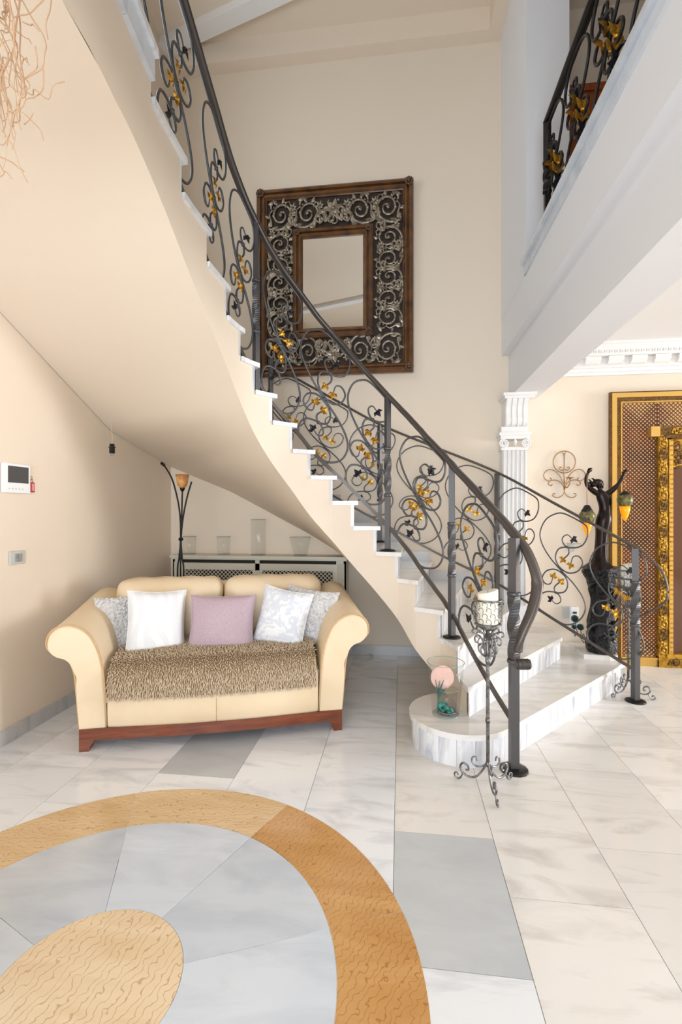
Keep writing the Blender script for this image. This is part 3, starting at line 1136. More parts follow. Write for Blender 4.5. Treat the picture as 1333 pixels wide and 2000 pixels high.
rail = thing('stair_railing', 'wrought iron railing with gold leaves on the curving open side of the stairs', 'railing', (rows[0][0], rows[0][1], 0))
hp = [Vector((x, y, b + .015)) for x, y, a, b in rows]
low_rail = [W(0.849, 2.285, 0.632), W(0.862, 2.280, 0.707), W(0.917, 2.290, 0.822), W(0.951, 2.310, 0.922), W(0.956, 2.330, 0.987), W(0.938, 2.380, 1.088), W(0.910, 2.450, 1.168), W(0.855, 2.570, 1.278), W(0.800, 2.720, 1.391), W(0.751, 2.870, 1.498)]
start = [i for i in range(len(kk)) if kk[i] >= 3.35][0]
full = [Vector(p) for p in crom(low_rail, 5)][:-1] + hp[start:]
nlow = len(low_rail) * 5
rr = [lerp(.0285, .025, min(1, i / nlow)) for i in range(len(full))]
part('handrail', MB().tube(full, rr, 10, flat=(.72, 1.05), up=(0, 0, 1)), M['ironrail'], rail)
ce_ = W(.848, 2.283, .57)
cl = MB()
for i in range(11):
    x_ = i * .0065 - .012
    c0 = ce_ + Vector((CT, ST, 0)) * x_
    c1 = c0 + Vector((CT, ST, 0)) * .0056
    r_ = .026 if 0 < i < 10 else .023
    cl.tube([c0, c0 + Vector((CT, ST, 0)) * .0012, c1 - Vector((CT, ST, 0)) * .0012, c1], [r_ * .93, r_, r_, r_ * .93], 16)
part('handrail_coil', cl, M['ironrail'], rail, label='tightly coiled iron handrail end')
bp_ = [Vector((x, y, a)) for x, y, a, b in rows]
part('bottom_rail', MB().tube(bp_, .017, 4, flat=(1.0, .62), up=(0, 0, 1)), M['ironrail'], rail)
POSTS = [(1.0, 0.0), (3.72, 3 * RISE), (6.62, 6 * RISE), (12.55, 12 * RISE)]
for k, z0 in POSTS:
    x, y, a, b = inn.at(s_of_k(k))
    yaw = math.atan2(inn.tan(s_of_k(k)).y, inn.tan(s_of_k(k)).x)
    if k == 1.0:
        post(rail, x, y, 0.0, 1.168, .042, yaw=0.12, plate=.07, twist=(.47, .76))
    else:
        post(rail, x, y, z0, b + .01, .034, yaw=yaw, twist=(.36, .66))
for k, w, sh_ in ((2.25, 1.0, .45), (5.0, .92, .35), (7.45, .80, .35), (9.3, .95, .35), (11.3, .80, .35), (13.45, .62, .4), (15.1, .80, .4), (16.72, .95, .4), (18.1, .95, .2)):
    motif(rail, inn, s_of_k(k), w, tj=.47, rad=.0068, side=-1, size=1.0, vs=.98, shear=sh_)

# --- railing on the wall side
A_, B_, C_, D_ = Vector((1.602, 3.493)), Vector((.82, 4.2)), Vector((-.18, 4.235)), Vector((-1.175, 4.235))
tb = [(A_, .21, 1.047), (A_.lerp(B_, .5), .45, 1.337), (B_, .69, 1.627), (B_.lerp(C_, .5), .94, 1.845), (C_, 1.21, 2.066), (C_.lerp(D_, .5), 1.49, 2.35), (D_, 1.77, 2.636)]
pp = crom([(p.x, p.y, a, b) for p, a, b in tb], 10)
outs = Sheet(pp)
rail2 = thing('stair_railing', 'wrought iron railing with gold leaves on the wall side of the stairs', 'railing', (A_.x, A_.y, 0))
hp = [Vector((x, y, b + .012)) for x, y, a, b in pp]
dirx = (A_ - B_).normalized()
endc = []
for (u_, z_) in ((-.02, .30), (.045, .36), (.10, .45), (.155, .58), (.185, .68), (.185, .77), (.155, .86), (.10, .925), (.05, .98)):
    q = A_ + dirx * u_
    endc.append(Vector((q.x, q.y, z_ + .05)))
endc[0].z += .22; endc[1].z += .19; endc[2].z += .14; endc[3].z += .06
part('handrail', MB().tube([Vector(p) for p in crom(endc, 5)][:-1] + hp, [.012] * len(crom(endc, 5)[:-1]) + [.0165] * len(hp), 10, flat=(.62, 1.0), up=(0, 0, 1)), M['ironrail'], rail2)
part('bottom_rail', MB().tube([Vector((x, y, a)) for x, y, a, b in pp], .0135, 4, flat=(1, .6), up=(0, 0, 1)), M['ironrail'], rail2)
post(rail2, A_.x, A_.y, 0, 1.05, .040, yaw=.3, plate=.065, twist=(.50, .78))
post(rail2, B_.x, B_.y, 3 * RISE, 1.63, .034, yaw=.2, twist=(.36, .70))
post(rail2, C_.x, C_.y, 6 * RISE, 2.07, .034, yaw=0, twist=(.36, .66))
post(rail2, D_.x, D_.y, 10 * RISE, 2.70, .034, yaw=0, twist=(.36, .66))
for sj in (.124, .505, .885, 1.30, 1.72, 2.14, 2.56, 2.90):
    motif(rail2, outs, sj, 1.0 if sj < 1 else 1.10, tj=.46, rad=.0055, side=1, size=.95)

# --- gallery railing
rail3 = thing('gallery_railing', 'black wrought iron railing with gold flowers along the upper gallery', 'railing', (.955, 3.26, Z2))
XR = .955
gal_s = Sheet([(XR, 3.26 - .05 * i, Z2 + .03, 3.845) for i in range(70)])
part('handrail', MB().tube([(XR, 3.27, 3.855), (XR, -.2, 3.855)], .026, 8, flat=(.6, 1), up=(0, 0, 1)), M['black_iron'], rail3)
part('bottom_rail', MB().tube([(XR, 3.27, Z2 + .03), (XR, -.2, Z2 + .03)], .011, 4, up=(0, 0, 1)), M['black_iron'], rail3)
post(rail3, XR, 3.26, Z2, 3.85, .036, m_=M['black_iron'], plate=.05, twist=(.4, .65))
for i in range(6):
    motif(rail3, gal_s, .14 + .39 * i, .98, tj=.48, rad=.0085, m_=M['black_iron'], side=-1, size=1.7, vs=.95, turn=.95)

# ------------------------------------------------------------------ sofa
sf0 = W(-1.42, 2.583)
sf1 = W(.005, 2.845)
SROT = math.atan2(sf1.y - sf0.y, sf1.x - sf0.x)
SLEN = (sf1 - sf0).length
sofa = thing('sofa', 'cream leather two-seat sofa with rolled arms on a dark red wooden plinth', 'sofa', (sf0.x, sf0.y, 0), SROT)
SX = Vector((math.cos(SROT), math.sin(SROT), 0))
SY = Vector((-math.sin(SROT), math.cos(SROT), 0))


def S(x, y, z):
    return sf0 + SX * x + SY * y + Vector((0, 0, z))


def bow(x):
    return -.038 * math.sin(PI * min(1, max(0, x / SLEN))) ** 1.3


n = 24
xs = [SLEN * i / n for i in range(n + 1)]
plan = [(x, bow(x) - .008) for x in xs] + [(SLEN, .82), (0, .82)]
pl = MB().prism(plan, .062, .122)
part('plinth', pl, M['wood_red'], sofa, world=False)
ft = MB()
prof = [(0, .062), (.075, .062), (.072, .045), (.055, .028), (.05, 0.0), (0, 0)]
for sx, x0, y0 in ((1, 0, -.008), (-1, SLEN, -.008), (1, 0, .74), (-1, SLEN, .74)):
    m_ = MB()
    v = [(x0 + sx * a, y0, z) for a, z in prof] + [(x0 + sx * a, y0 + .08, z) for a, z in prof]
    q = len(prof)
    f = [tuple(range(q)), tuple(range(2 * q - 1, q - 1, -1))] + [(i, i + q, (i + 1) % q + q, (i + 1) % q) for i in range(q)]
    m_.add(v, f if sx < 0 else [t[::-1] for t in f])
    part('foot', m_, M['wood_red'], sofa, world=False)
AX = .145
# seat front in two leather panels with a seam
for xa, xb in ((AX, SLEN / 2), (SLEN / 2, SLEN - AX)):
    rows_ = []
    zz = [.122, .135, .20, .28, .34, .375, .39]
    yo = [.004, -.006, -.012, -.012, -.004, .02, .06]
    xx = [lerp(xa, xb, i / 12) for i in range(13)]
    for z, yq in zip(zz, yo):
        rows_.append([(x + (.001 if i == 0 else -.001 if i == 12 else 0), bow(x) + yq + (.004 if i in (0, 12) else 0), z) for i, x in enumerate(xx)])
    part('seat_front', MB().grid(rows_, True), M['leather'], sofa, world=False)
    part('seat_cushion', MB().rbox(xa, xb, .01, .60, .33, .455, .05, (0, .0, .012), 8), M['leather'], sofa, world=False)
part('seat_base', MB().box(.05, SLEN - .05, .05, .80, .122, .35), M['leather'], sofa, world=False)
part('back_panel', MB().rbox(.02, SLEN - .02, .70, .83, .12, .80, .04, (0, 0, 0), 6), M['leather'], sofa, world=False)
for i, (xa, xb) in enumerate(((.035, SLEN / 2 - .004), (SLEN / 2 + .004, SLEN - .05))):
    part('back_cushion', MB().rbox(xa, xb, .50, .73, .42, .848, .085, (0.004, .05, .008), 12, .0035, 3 + i), M['leather'], sofa, world=False)
ARM = [(0.0, .122), (-.008, .20), (-.016, .30), (-.03, .42), (-.052, .49), (-.085, .522), (-.13, .535), (-.163, .565), (-.168, .605), (-.152, .648), (-.115, .678), (-.06, .69),
       (0, .672), (.05, .632), (.088, .565), (.115, .48), (.132, .36), (.14, .122)]
ARM = crom(ARM, 3)
for sx, x0 in ((1, 0.0), (-1, SLEN)):
    m_ = MB()
    secs = []
    for (y_, sh_) in ((-.002, .022), (.004, .010), (.016, .002), (.034, 0), (.2, 0), (.4, 0), (.6, 0), (.76, 0), (.80, .012), (.812, .03)):
        cx_, cz_ = -.01, .40
        lift = .085 * min(1, max(0, y_ / .75)) ** 1.2
        row = []
        for (a, z) in ARM:
            ln = max(.02, math.hypot(a - cx_, z - cz_))
            a2, z2 = a - (a - cx_) / ln * sh_, z - ((z - cz_) / ln * sh_ if z > .14 else 0)
            z2 += lift * min(1, max(0, (z - .35) / .3))
            row.append((x0 + sx * a2, y_, z2))
        secs.append(row)
    m_.grid(secs, True, flip=(sx < 0))
    q = len(ARM)
    o_ = len(m_.v) - len(secs) * q
    m_.f.append(tuple(range(o_, o_ + q))[::(1 if sx < 0 else -1)]); m_.s.append(False)
    m_.f.append(tuple(range(o_ + (len(secs) - 1) * q, o_ + len(secs) * q))[::(-1 if sx < 0 else 1)]); m_.s.append(False)
    am = part('arm', m_, M['leather'], sofa, world=False)
    pts = [(x0 + sx * (a - (a + .01) / max(.02, math.hypot(a + .01, z - .4)) * .004), .002, z) for a, z in ARM]
    part('piping', MB().tube(pts, .0042, 6), M['pipe'], am, world=False)

# two chenille seat covers, each a backing with a pile of yarn loops
def cover(xa, xb, label, seed):
    t = thing('seat_cover', label, 'seat cover', tuple(S((xa + xb) / 2, .3, .46)), SROT, 'chenille covers on the sofa seat')
    # profile along the depth: from the back of the seat over the front edge and down
    prof_ = crom([(.50, .468), (.35, .478), (.20, .478), (.09, .470), (.025, .448), (-.012, .40), (-.022, .34), (-.026, .285)], 8)
    lens = [0]
    for a, b in zip(prof_, prof_[1:]):
        lens.append(lens[-1] + math.hypot(b[0] - a[0], b[1] - a[1]))
    rg = random.Random(seed)

    def at(x, l):
        l = max(0, min(lens[-1] - 1e-6, l))
        i = max(i_ for i_ in range(len(lens)) if lens[i_] <= l)
        q = (l - lens[i]) / (lens[i + 1] - lens[i])
        y_, z_ = lerp(prof_[i][0], prof_[i + 1][0], q), lerp(prof_[i][1], prof_[i + 1][1], q)
        ty, tz = prof_[i + 1][0] - prof_[i][0], prof_[i + 1][1] - prof_[i][1]
        ln = math.hypot(ty, tz)
        front = min(1, max(0, (.09 - y_) / .11))
        return Vector((x, y_ + bow(x) * front, z_)), Vector((0, tz / ln, -ty / ln)), Vector((0, ty / ln, tz / ln))
    rows_ = []
    for l in lens[::2]:
        rows_.append([at(lerp(xa, xb, i / 10), l)[0] for i in range(11)])
    g = MB().grid(rows_, True)
    part('backing', MB().add([S(*p) for p in g.v], g.f, True), M['backing'], t)
    p_ = MB()
    nx, nl = int((xb - xa) / .0085), int(lens[-1] / .0085)
    for i in range(nx):
        for j in range(nl):
            x = xa + (i + .5 + rg.uniform(-.4, .4)) * (xb - xa) / nx
            l = (j + .5 + rg.uniform(-.4, .4)) * lens[-1] / nl
            P0, nr, tg = at(x, l)
            onfront = P0.y < .06
            lay = tg * (rg.uniform(.35, .9) if onfront else rg.uniform(-.5, .9)) + Vector((rg.uniform(-.22, .22) if onfront else rg.uniform(-.8, .8), 0, 0))
            d_ = (nr * rg.uniform(.45, 1.0) + lay).normalized()
            hgt = rg.uniform(.014, .022)
            r_ = rg.uniform(.0026, .0036)
            u_ = d_.orthogonal().normalized()
            w_ = d_.cross(u_)
            P1 = P0 + d_ * hgt * .6 - nr * .001
            P2 = P0 + d_ * hgt + tg * .004
            vs_ = []
            for P_, rad_ in ((P0 - nr * .003, r_ * .8), (P1, r_), (P2, r_ * .55)):
                for a in (0.3, 2.4, 4.5):
                    vs_.append(S(*(P_ + u_ * math.cos(a) * rad_ + w_ * math.sin(a) * rad_)))
            fs = [(0, 1, 4, 3), (1, 2, 5, 4), (2, 0, 3, 5), (3, 4, 7, 6), (4, 5, 8, 7), (5, 3, 6, 8), (6, 7, 8)]
            p_.add(vs_, fs, True)
    part('pile', p_, M['fur'], t, stuff=True)


cover(AX + .004, SLEN / 2 - .006, 'brown shaggy chenille cover on the left sofa seat below the white cushion', 5)
cover(SLEN / 2 - .004, SLEN - AX - .012, 'brown shaggy chenille cover on the right sofa seat below the leaf print cushion', 6)


def pillow(name, label, m_, u, v, d, w, h, t, yaw, tilt, roll, seed=0, knit=False):
    r = (u - 666.5) / 930 * d
    c = W(r, d, H_EYE - (v - 1000) / 930 * d)
    o = thing(name, label, 'cushion', tuple(c), 0, 'scatter cushions on the sofa')
    o.rotation_euler = Euler((tilt, roll, yaw), 'XYZ')
    rg = random.Random(seed)
    n = 34 if knit else 20
    mb = MB()
    for side in (1, -1):
        rows_ = []
        for i in range(n + 1):
            row = []
            for j in range(n + 1):
                a, b = -1 + 2 * i / n, -1 + 2 * j / n
                x = w / 2 * a * (1 - .075 * (1 - b * b) * a * a)
                z = h / 2 * b * (1 - .075 * (1 - a * a) * b * b)
                th = t / 2 * (max(0, (1 - a * a) * (1 - b * b))) ** .42
                th *= 1 + .10 * math.sin(3 * a + seed) * math.cos(2.5 * b + seed * 2)
                if knit:
                    th += .006 * abs(math.sin(b * 26)) * (1 if 0 < i < n else 0)
                row.append((x, -side * th, z))
            rows_.append(row)
        mb.grid(rows_, True, flip=(side < 0))
    part('cover', mb, m_, o, world=False)
    if knit:
        fr = MB()
        for i in range(700):
            a, b = rg.uniform(-.97, .97), rg.uniform(-.97, .97)
            x = w / 2 * a * (1 - .075 * (1 - b * b) * a * a)
            z = h / 2 * b * (1 - .075 * (1 - a * a) * b * b)
            y_ = -t / 2 * ((1 - a * a) * (1 - b * b)) ** .42 - .004
            q = .007
            fr.sphere((x, y_, z), rg.uniform(.005, .009), 5, 3, (1.2, .8, .8))
        part('knit_bobbles', fr, m_, o, world=False, stuff=True)
    else:
        pts = []
        for i in range(41):
            a = i / 40 * 4
            sd, q = int(min(3, a)), a - int(min(3, a))
            aa, bb_ = [(-1 + 2 * q, -1), (1, -1 + 2 * q), (1 - 2 * q, 1), (-1, 1 - 2 * q)][sd]
            pts.append((w / 2 * aa * (1 - .075 * (1 - bb_ * bb_) * aa * aa), 0, h / 2 * bb_ * (1 - .075 * (1 - aa * aa) * bb_ * bb_)))
        part('seam', MB().tube(pts[:-1], .0025, 5, closed=True), m_, o, world=False)
    return o


pillow('cushion', 'grey bobbled knit cushion half hidden at the left end of the sofa', M['knit'], 247, 1219, 3.02, .36, .37, .14, SROT + .45, -.26, .0, 1, True)
pillow('cushion', 'white ogee patterned cushion standing second from the left on the sofa', M['ogee'], 306, 1216, 2.92, .345, .395, .15, SROT + .30, -.22, .06, 2)
pillow('cushion', 'plain mauve linen cushion in the middle of the sofa', M['mauve'], 434, 1218, 2.99, .405, .36, .15, SROT - .05, -.30, .02, 3)
pillow('cushion', 'grey bobbled knit cushion half hidden at the right end of the sofa', M['knit'], 603, 1203, 3.16, .37, .37, .14, SROT - .42, -.24, .12, 4, True)
pillow('cushion', 'white leaf print cushion leaning second from the right on the sofa', M['leafprint'], 553, 1207, 3.05, .33, .375, .15, SROT - .38, -.24, .17, 5)

# ------------------------------------------------------------------ radiator cover and the glasses on it
RX0, RX1, RY, RZ = -2.075, -.475, 4.15, .905
rad_ = thing('radiator_cover', 'sage cream radiator cover with lattice grilles behind the sofa', 'radiator cover', ((RX0 + RX1) / 2, 4.25, 0))
part('top_board', MB().box(RX0 - .02, RX1 + .02, RY - .025, YB - .003, RZ - .022, RZ).box(RX0 - .01, RX1 + .01, RY - .013, YB - .003, RZ - .036, RZ - .022), M['rad'], rad_)
part('side_panel', MB().box(RX0, RX0 + .02, RY, YB - .003, 0, RZ - .036), M['rad'], rad_)
part('side_panel', MB().box(RX1 - .02, RX1, RY, YB - .003, 0, RZ - .036), M['rad'], rad_)
part('shade_panel', MB().box(RX0 + .02, RX1 - .02, RY + .06, RY + .07, .02, RZ - .04), M['rad_dark'], rad_)  # dark sheet stands in for the shade inside the cover
xm = (RX0 + RX1) / 2
fr = MB()
for a, b in ((RX0, RX0 + .085), (RX1 - .085, RX1), (xm - .02, xm + .02)):
    fr.box(a, b, RY, RY + .02, .0, RZ - .036)
fr.box(RX0 + .085, RX1 - .085, RY, RY + .02, .775, RZ - .068).box(RX0 + .085, RX1 - .085, RY, RY + .02, 0.0, .13)
part('face_frame', fr, M['rad'], rad_)
for a in (RX1 - .070, RX1 - .052, RX1 - .034, RX1 - .016, RX0 + .016, RX0 + .034, RX0 + .052, RX0 + .070):
    part('flute', MB().tube([(a, RY, .05), (a, RY, RZ - .06)], .005, 6), M['rad'], rad_)
for a, b in ((RX0 + .115, xm - .045), (xm + .045, RX1 - .115)):
    part('grille_stile', MB().box(a - .03, a, RY + .002, RY + .018, .13, .775), M['rad'], rad_)
    part('grille_stile', MB().box(b, b + .03, RY + .002, RY + .018, .13, .775), M['rad'], rad_)
    g = MB()
    pitch = .037
    z0, z1 = .14, .775
    c_ = a - (z1 - z0)
    yq = RY + .010
    while c_ < b:
        for sg in (1, -1):
            pa, pb = None, None
            # clip the diagonal to the opening
            lo_, hi_ = max(a, c_), min(b, c_ + (z1 - z0))
            if hi_ - lo_ > .01:
                za, zb_ = z0 + (lo_ - c_), z0 + (hi_ - c_)
                if sg < 0:
                    za, zb_ = z1 - (lo_ - c_), z1 - (hi_ - c_)
                w_ = .0045
                nx_, nz_ = (-w_, w_ * sg) if sg > 0 else (w_, w_)
                yy_ = yq + (.002 if sg > 0 else 0)
                v = [(lo_ - w_ * sg * .0, yy_, za - w_), (hi_, yy_, zb_ - w_), (hi_, yy_, zb_ + w_), (lo_, yy_, za + w_)]
                v += [(x, y + .003, z) for x, y, z in v]
                g.add(v, [(0, 1, 2, 3), (7, 6, 5, 4), (0, 4, 5, 1), (3, 2, 6, 7)])
        c_ += pitch
    part('grille', g, M['rad'], rad_, stuff=True)


def vessel(name, label, c, r0, r1, h, cat='glass vase', wall=.004, group=None, base=.012):
    t = thing(name, label, cat, c, 0, group)
    prof_ = [(r0 * .9, 0), (r0, .006), (lerp(r0, r1, .5), h * .5), (r1, h), (r1 - wall, h), (lerp(r0, r1, .5) - wall, h * .5), (r0 - wall, base + .004), (0.0001, base)]
    part('bowl', MB().lathe(prof_, (0, 0, 0), 32), M['glass'], t, world=False)
    part('rim', MB().tube([(r1 * math.cos(2 * PI * k / 40) - 0, r1 * math.sin(2 * PI * k / 40), h) for k in range(40)], wall * .42, 6, closed=True), M['glass_edge'], t, world=False)
    part('foot_ring', MB().tube([(r0 * .97 * math.cos(2 * PI * k / 40), r0 * .97 * math.sin(2 * PI * k / 40), .004) for k in range(40)], wall * .5, 6, closed=True), M['glass_edge'], t, world=False)
    return t


def rad_at(u, yv=4.25):
    q = (u - 666.5) / 930
    d = yv / (q * ST + CT)
    return (d * (q * CT - ST), yv, RZ)


GV = 'clear glasses on the radiator cover'
vessel('glass_vase', 'small clear glass cup behind the lamp stem on the radiator cover', rad_at(370), .058, .062, .165, group=GV)
vessel('glass_vase', 'small clear tumbler standing left of the tall glass cylinder', rad_at(437), .056, .062, .165, group=GV)
vessel('glass_vase', 'tall clear glass cylinder on the radiator cover', rad_at(505), .068, .068, .325, group=GV)
vessel('glass_vase', 'wide flared clear glass vase at the right end of the radiator cover', rad_at(587), .062, .098, .165, group=GV)

# ------------------------------------------------------------------ floor lamp in the corner
LD = 3.78


def LP(u, v, dd=0.0):
    d = LD + dd
    return W((u - 666.5) / 930 * d, d, H_EYE - (v - 1000) / 930 * d)


lb = LP(353, 1000)
lamp = thing('floor_lamp', 'black floor lamp with three bending stems and one amber tulip shade', 'floor lamp', (lb.x, lb.y, 0))
part('base', MB().lathe([(.13, 0), (.13, .012), (.05, .03), (.02, .05)], (lb.x, lb.y, 0), 24), M['black_iron'], lamp)
for (pts, dz) in (([(347, 1130), (350, 1090), (353, 1053), (352, 1010), (347, 975), (336, 935), (321, 909)], 0.03),
                  ([(353, 1130), (353, 1090), (354, 1053), (355, 1010), (356.5, 955)], 0.0),
                  ([(359, 1130), (356, 1090), (354, 1053), (358, 1010), (366, 970), (374.5, 941)], -.03)):
    q = [Vector((lb.x, lb.y, .04))] + [LP(u, v, dz * max(0, (1053 - v) / 100)) for u, v in pts]
    part('stem', MB().tube([Vector(p) for p in crom(q, 6)], .0065, 6), M['black_iron'], lamp)
part('stem_collar', MB().lathe([(.014, -.012), (.02, 0), (.014, .012)], tuple(LP(353.5, 1053)), 10), M['black_iron'], lamp)
t0 = LP(356.5, 957)
part('shade_holder', MB().lathe([(.012, -.01), (.02, .01), (.022, .025)], tuple(t0), 12), M['black_iron'], lamp)
part('lamp_shade', MB().lathe([(.018, .015), (.036, .035), (.044, .07), (.046, .095), (.054, .122), (.051, .122), (.043, .095), (.04, .07), (.03, .04), (.01, .03)], tuple(t0), 20), M['shade'], lamp, label='amber tulip glass shade')
part('lamp_socket', MB().tube([LP(321, 909, .03), LP(315, 904, .03)], .012, 8), M['black_iron'], lamp)

# ------------------------------------------------------------------ bare lamp holder hanging under the stairs
hx = W((219 - 666.5) / 930 * 3.42, 3.42, H_EYE + (1000 - 876) / 930 * 3.42)
hold = thing('lamp_holder', 'bare black lamp holder hanging on a wire under the stairs', 'lamp holder', tuple(hx))
part('socket', MB().lathe([(.017, .032), (.017, .012), (.024, .012), (.024, .006), (.019, .004), (.019, -.034), (.0001, -.034)][::-1], tuple(hx), 16), M['black'], hold)
part('wire', MB().tube([hx + Vector((0, 0, .03)), hx + Vector((.002, 0, .09)), hx + Vector((-.004, 0, .15)), hx + Vector((-.006, 0, .185))], .0016, 5), M['white_cable'], hold)
for q in (-.011, 0, .011):
    part('pin', MB().tube([hx + Vector((q * CT, q * ST, -.034)), hx + Vector((q * CT, q * ST, -.052))], .0015, 5), M['pewter'], hold)

# ------------------------------------------------------------------ things on the left wall
def wl(y, z, x=0.0):
    return (XL + x, y, z)


ic = thing('video_intercom', 'white video intercom with a dark screen on the left wall', 'intercom', wl(2.475, 1.41))
part('housing', MB().rbox(XL + .001, XL + .026, 2.382, 2.572, 1.408, 1.576, .006, (0, 0, 0), 4), M['plastic'], ic)
part('screen', MB().box(XL + .026, XL + .0275, 2.406, 2.553, 1.466, 1.560), M['screen'], ic, label='dark screen')
for i in range(5):
    yq = 2.414 + i * .024
    part('touch_button', MB().tube([(XL + .026, yq, 1.432), (XL + .0272, yq, 1.432)], .0045, 10), M['plastic_grey'], ic)
key = thing('key_fob', 'red key fob hanging beside the white intercom', 'key fob', wl(2.605, 1.43))
part('tag', MB().rbox(XL + .003, XL + .012, 2.589, 2.621, 1.418, 1.478, .004, (0, 0, 0), 3), M['red'], key)
part('insert', MB().rbox(XL + .012, XL + .0135, 2.596, 2.614, 1.426, 1.470, .0007, (0, 0, 0), 3), M['pink'], key)
part('ring', MB().tube([(XL + .006, 2.603 + .009 * math.cos(a * PI / 8), 1.487 + .012 * math.sin(a * PI / 8)) for a in range(16)], .0014, 5, closed=True), M['pewter'], key)
part('hook', MB().tube([(XL + .0005, 2.601, 1.515), (XL + .010, 2.601, 1.512), (XL + .010, 2.601, 1.497), (XL + .006, 2.602, 1.492)], .002, 6), M['gold2'], key)
sw = thing('light_switch', 'grey four-button light switch plate low on the left wall', 'light switch', wl(2.494, 1.0))
part('plate', MB().rbox(XL + .001, XL + .010, 2.438, 2.550, .998, 1.076, .003, (0, 0, 0), 3), M['plastic_grey'], sw)
for i in range(2):
    for j in range(2):
        part('button', MB().rbox(XL + .009, XL + .014, 2.472 + i * .027, 2.497 + i * .027, 1.013 + j * .024, 1.036 + j * .024, .002, (0, 0, 0), 2), M['button'], sw)

# pale cable lying behind the sofa
cb = W((700 - 666.5) / 930 * 4.2, 4.2)
pts = [W((u - 666.5) / 930 * (930 * 1.3 / (v - 1000)), 930 * 1.3 / (v - 1000), .006) for u, v in ((655, 1300), (690, 1296), (716, 1291), (729, 1284), (716, 1276), (690, 1273), (655, 1275))]
solo('loose_cable', MB().tube([Vector(p) for p in crom(pts, 6)], .0035, 6), M['white_cable'], 'pale loose cable looped on the floor beside the sofa', 'cable')

# ------------------------------------------------------------------ carved mirror on the back wall
mx0, mx1, mz0, mz1 = -1.331, .116, 2.556, 4.296
gx0, gx1, gz0, gz1 = -.899, -.333, 2.99, 3.825
cm = thing('wall_mirror', 'large dark carved wooden mirror with silvered scrollwork on the back wall', 'mirror', ((mx0 + mx1) / 2, YB, mz0))
part('backing_board', MB().box(mx0 + .01, mx1 - .01, YB - .02, YB - .002, mz0 + .01, mz1 - .01), M['frame_dark'], cm)


def frame_bar(ax, az, bx, bz, inx, inz, w, yf, rib):
    """mitred moulding from a to b; in = inward direction; stepped profile of width w"""
    prof_ = [(0, 0.0), (0, rib * .65), (.10 * w, rib * .85), (.22 * w, rib), (.40 * w, rib * .95), (.47 * w, rib * .55), (.55 * w, rib * .55), (.62 * w, rib * .85), (.80 * w, rib * .8), (.92 * w, rib * .45), (w, rib * .35), (w, 0)]
    tx, tz = bx - ax, bz - az
    L_ = math.hypot(tx, tz)
    tx, tz = tx / L_, tz / L_
    rows_ = []
    for end in (0, 1):
        row = []
        for (o_, y_) in prof_:
            q = o_ if end == 0 else L_ - o_
            row.append((ax + tx * q + inx * o_, yf - y_, az + tz * q + inz * o_))
        rows_.append(row)
    return MB().grid(rows_, False)


def frame4(x0, x1, z0, z1, w, yf, rib, m_, parent, name):
    part(name, frame_bar(x0, z1, x1, z1, 0, -1, w, yf, rib), m_, parent)
    part(name, frame_bar(x1, z1, x1, z0, -1, 0, w, yf, rib), m_, parent)
    part(name, frame_bar(x1, z0, x0, z0, 0, 1, w, yf, rib), m_, parent)
    part(name, frame_bar(x0, z0, x0, z1, 1, 0, w, yf, rib), m_, parent)


YM = YB - .02
frame4(mx0, mx1, mz0, mz1, .095, YM, .05, M['frame_wood'], cm, 'outer_moulding')
frame4(gx0 - .088, gx1 + .088, gz0 - .088, gz1 + .088, .092, YM, .045, M['frame_wood'], cm, 'inner_moulding')
part('mirror_glass', MB().box(gx0 - .004, gx1 + .004, YM - .012, YM - .004, gz0 - .004, gz1 + .004), M['mirror'], cm, label='plain mirror glass')
ros = MB()
for i in range(8):
    a = i * PI / 4
    ros.sphere((.026 * math.cos(a), -.012, .026 * math.sin(a)), .017, 6, 4, (1, .7, 1))
ros.sphere((0, -.018, 0), .018, 8, 5)
ros_me = ros.mesh('corner_rosette', M['frame_wood'])
for x in (mx0 + .04, mx1 - .04):
    for z in (mz0 + .04, mz1 - .04):
        part('corner_rosette', ros_me, None, cm, loc=(x, YM - .04, z))
for x in (gx0 - .05, gx1 + .05):
    for z in (gz0 - .05, gz1 + .05):
        part('corner_rosette', ros_me, None, cm, loc=(x, YM - .035, z), scale=(.8,) * 3)


def spiral(r0, turns, n=26, dirn=1, tail=()):
    pts = list(tail)
    for i in range(n):
        t = i / (n - 1)
        a = t * turns * 2 * PI * dirn
        r = r0 * (1 - t) ** .85 + .008
        pts.append((r * math.cos(a), r * math.sin(a)))
    return pts


def carve(paths, leaves=(), balls=()):
    mb = MB()
    for pts, r0, r1 in paths:
        n_ = len(pts)
        mb.tube([(x, 0, z) for x, z in pts], [lerp(r0, r1, i / (n_ - 1)) for i in range(n_)], 6, flat=(1, 1))
        e = pts[-1]
        mb.sphere((e[0], -.003, e[1]), r1 * 2.0, 6, 4)
    for (x, z, a, ln, wd) in leaves:
        c_, s_ = math.cos(a), math.sin(a)
        loc = [(0, 0, -.004), (.45 * ln, wd, -.002), (ln, wd * .3, -.012), (.5 * ln, -wd, -.002), (.45 * ln, 0, -.016)]
        v = [(x + p * c_ - q * s_, yq, z + p * s_ + q * c_) for p, q, yq in loc]
        mb.add(v, [(0, 4, 1), (1, 4, 2), (2, 4, 3), (3, 4, 0)], True)
    for (x, z, r) in balls:
        mb.sphere((x, -.008, z), r, 7, 5)
    return mb


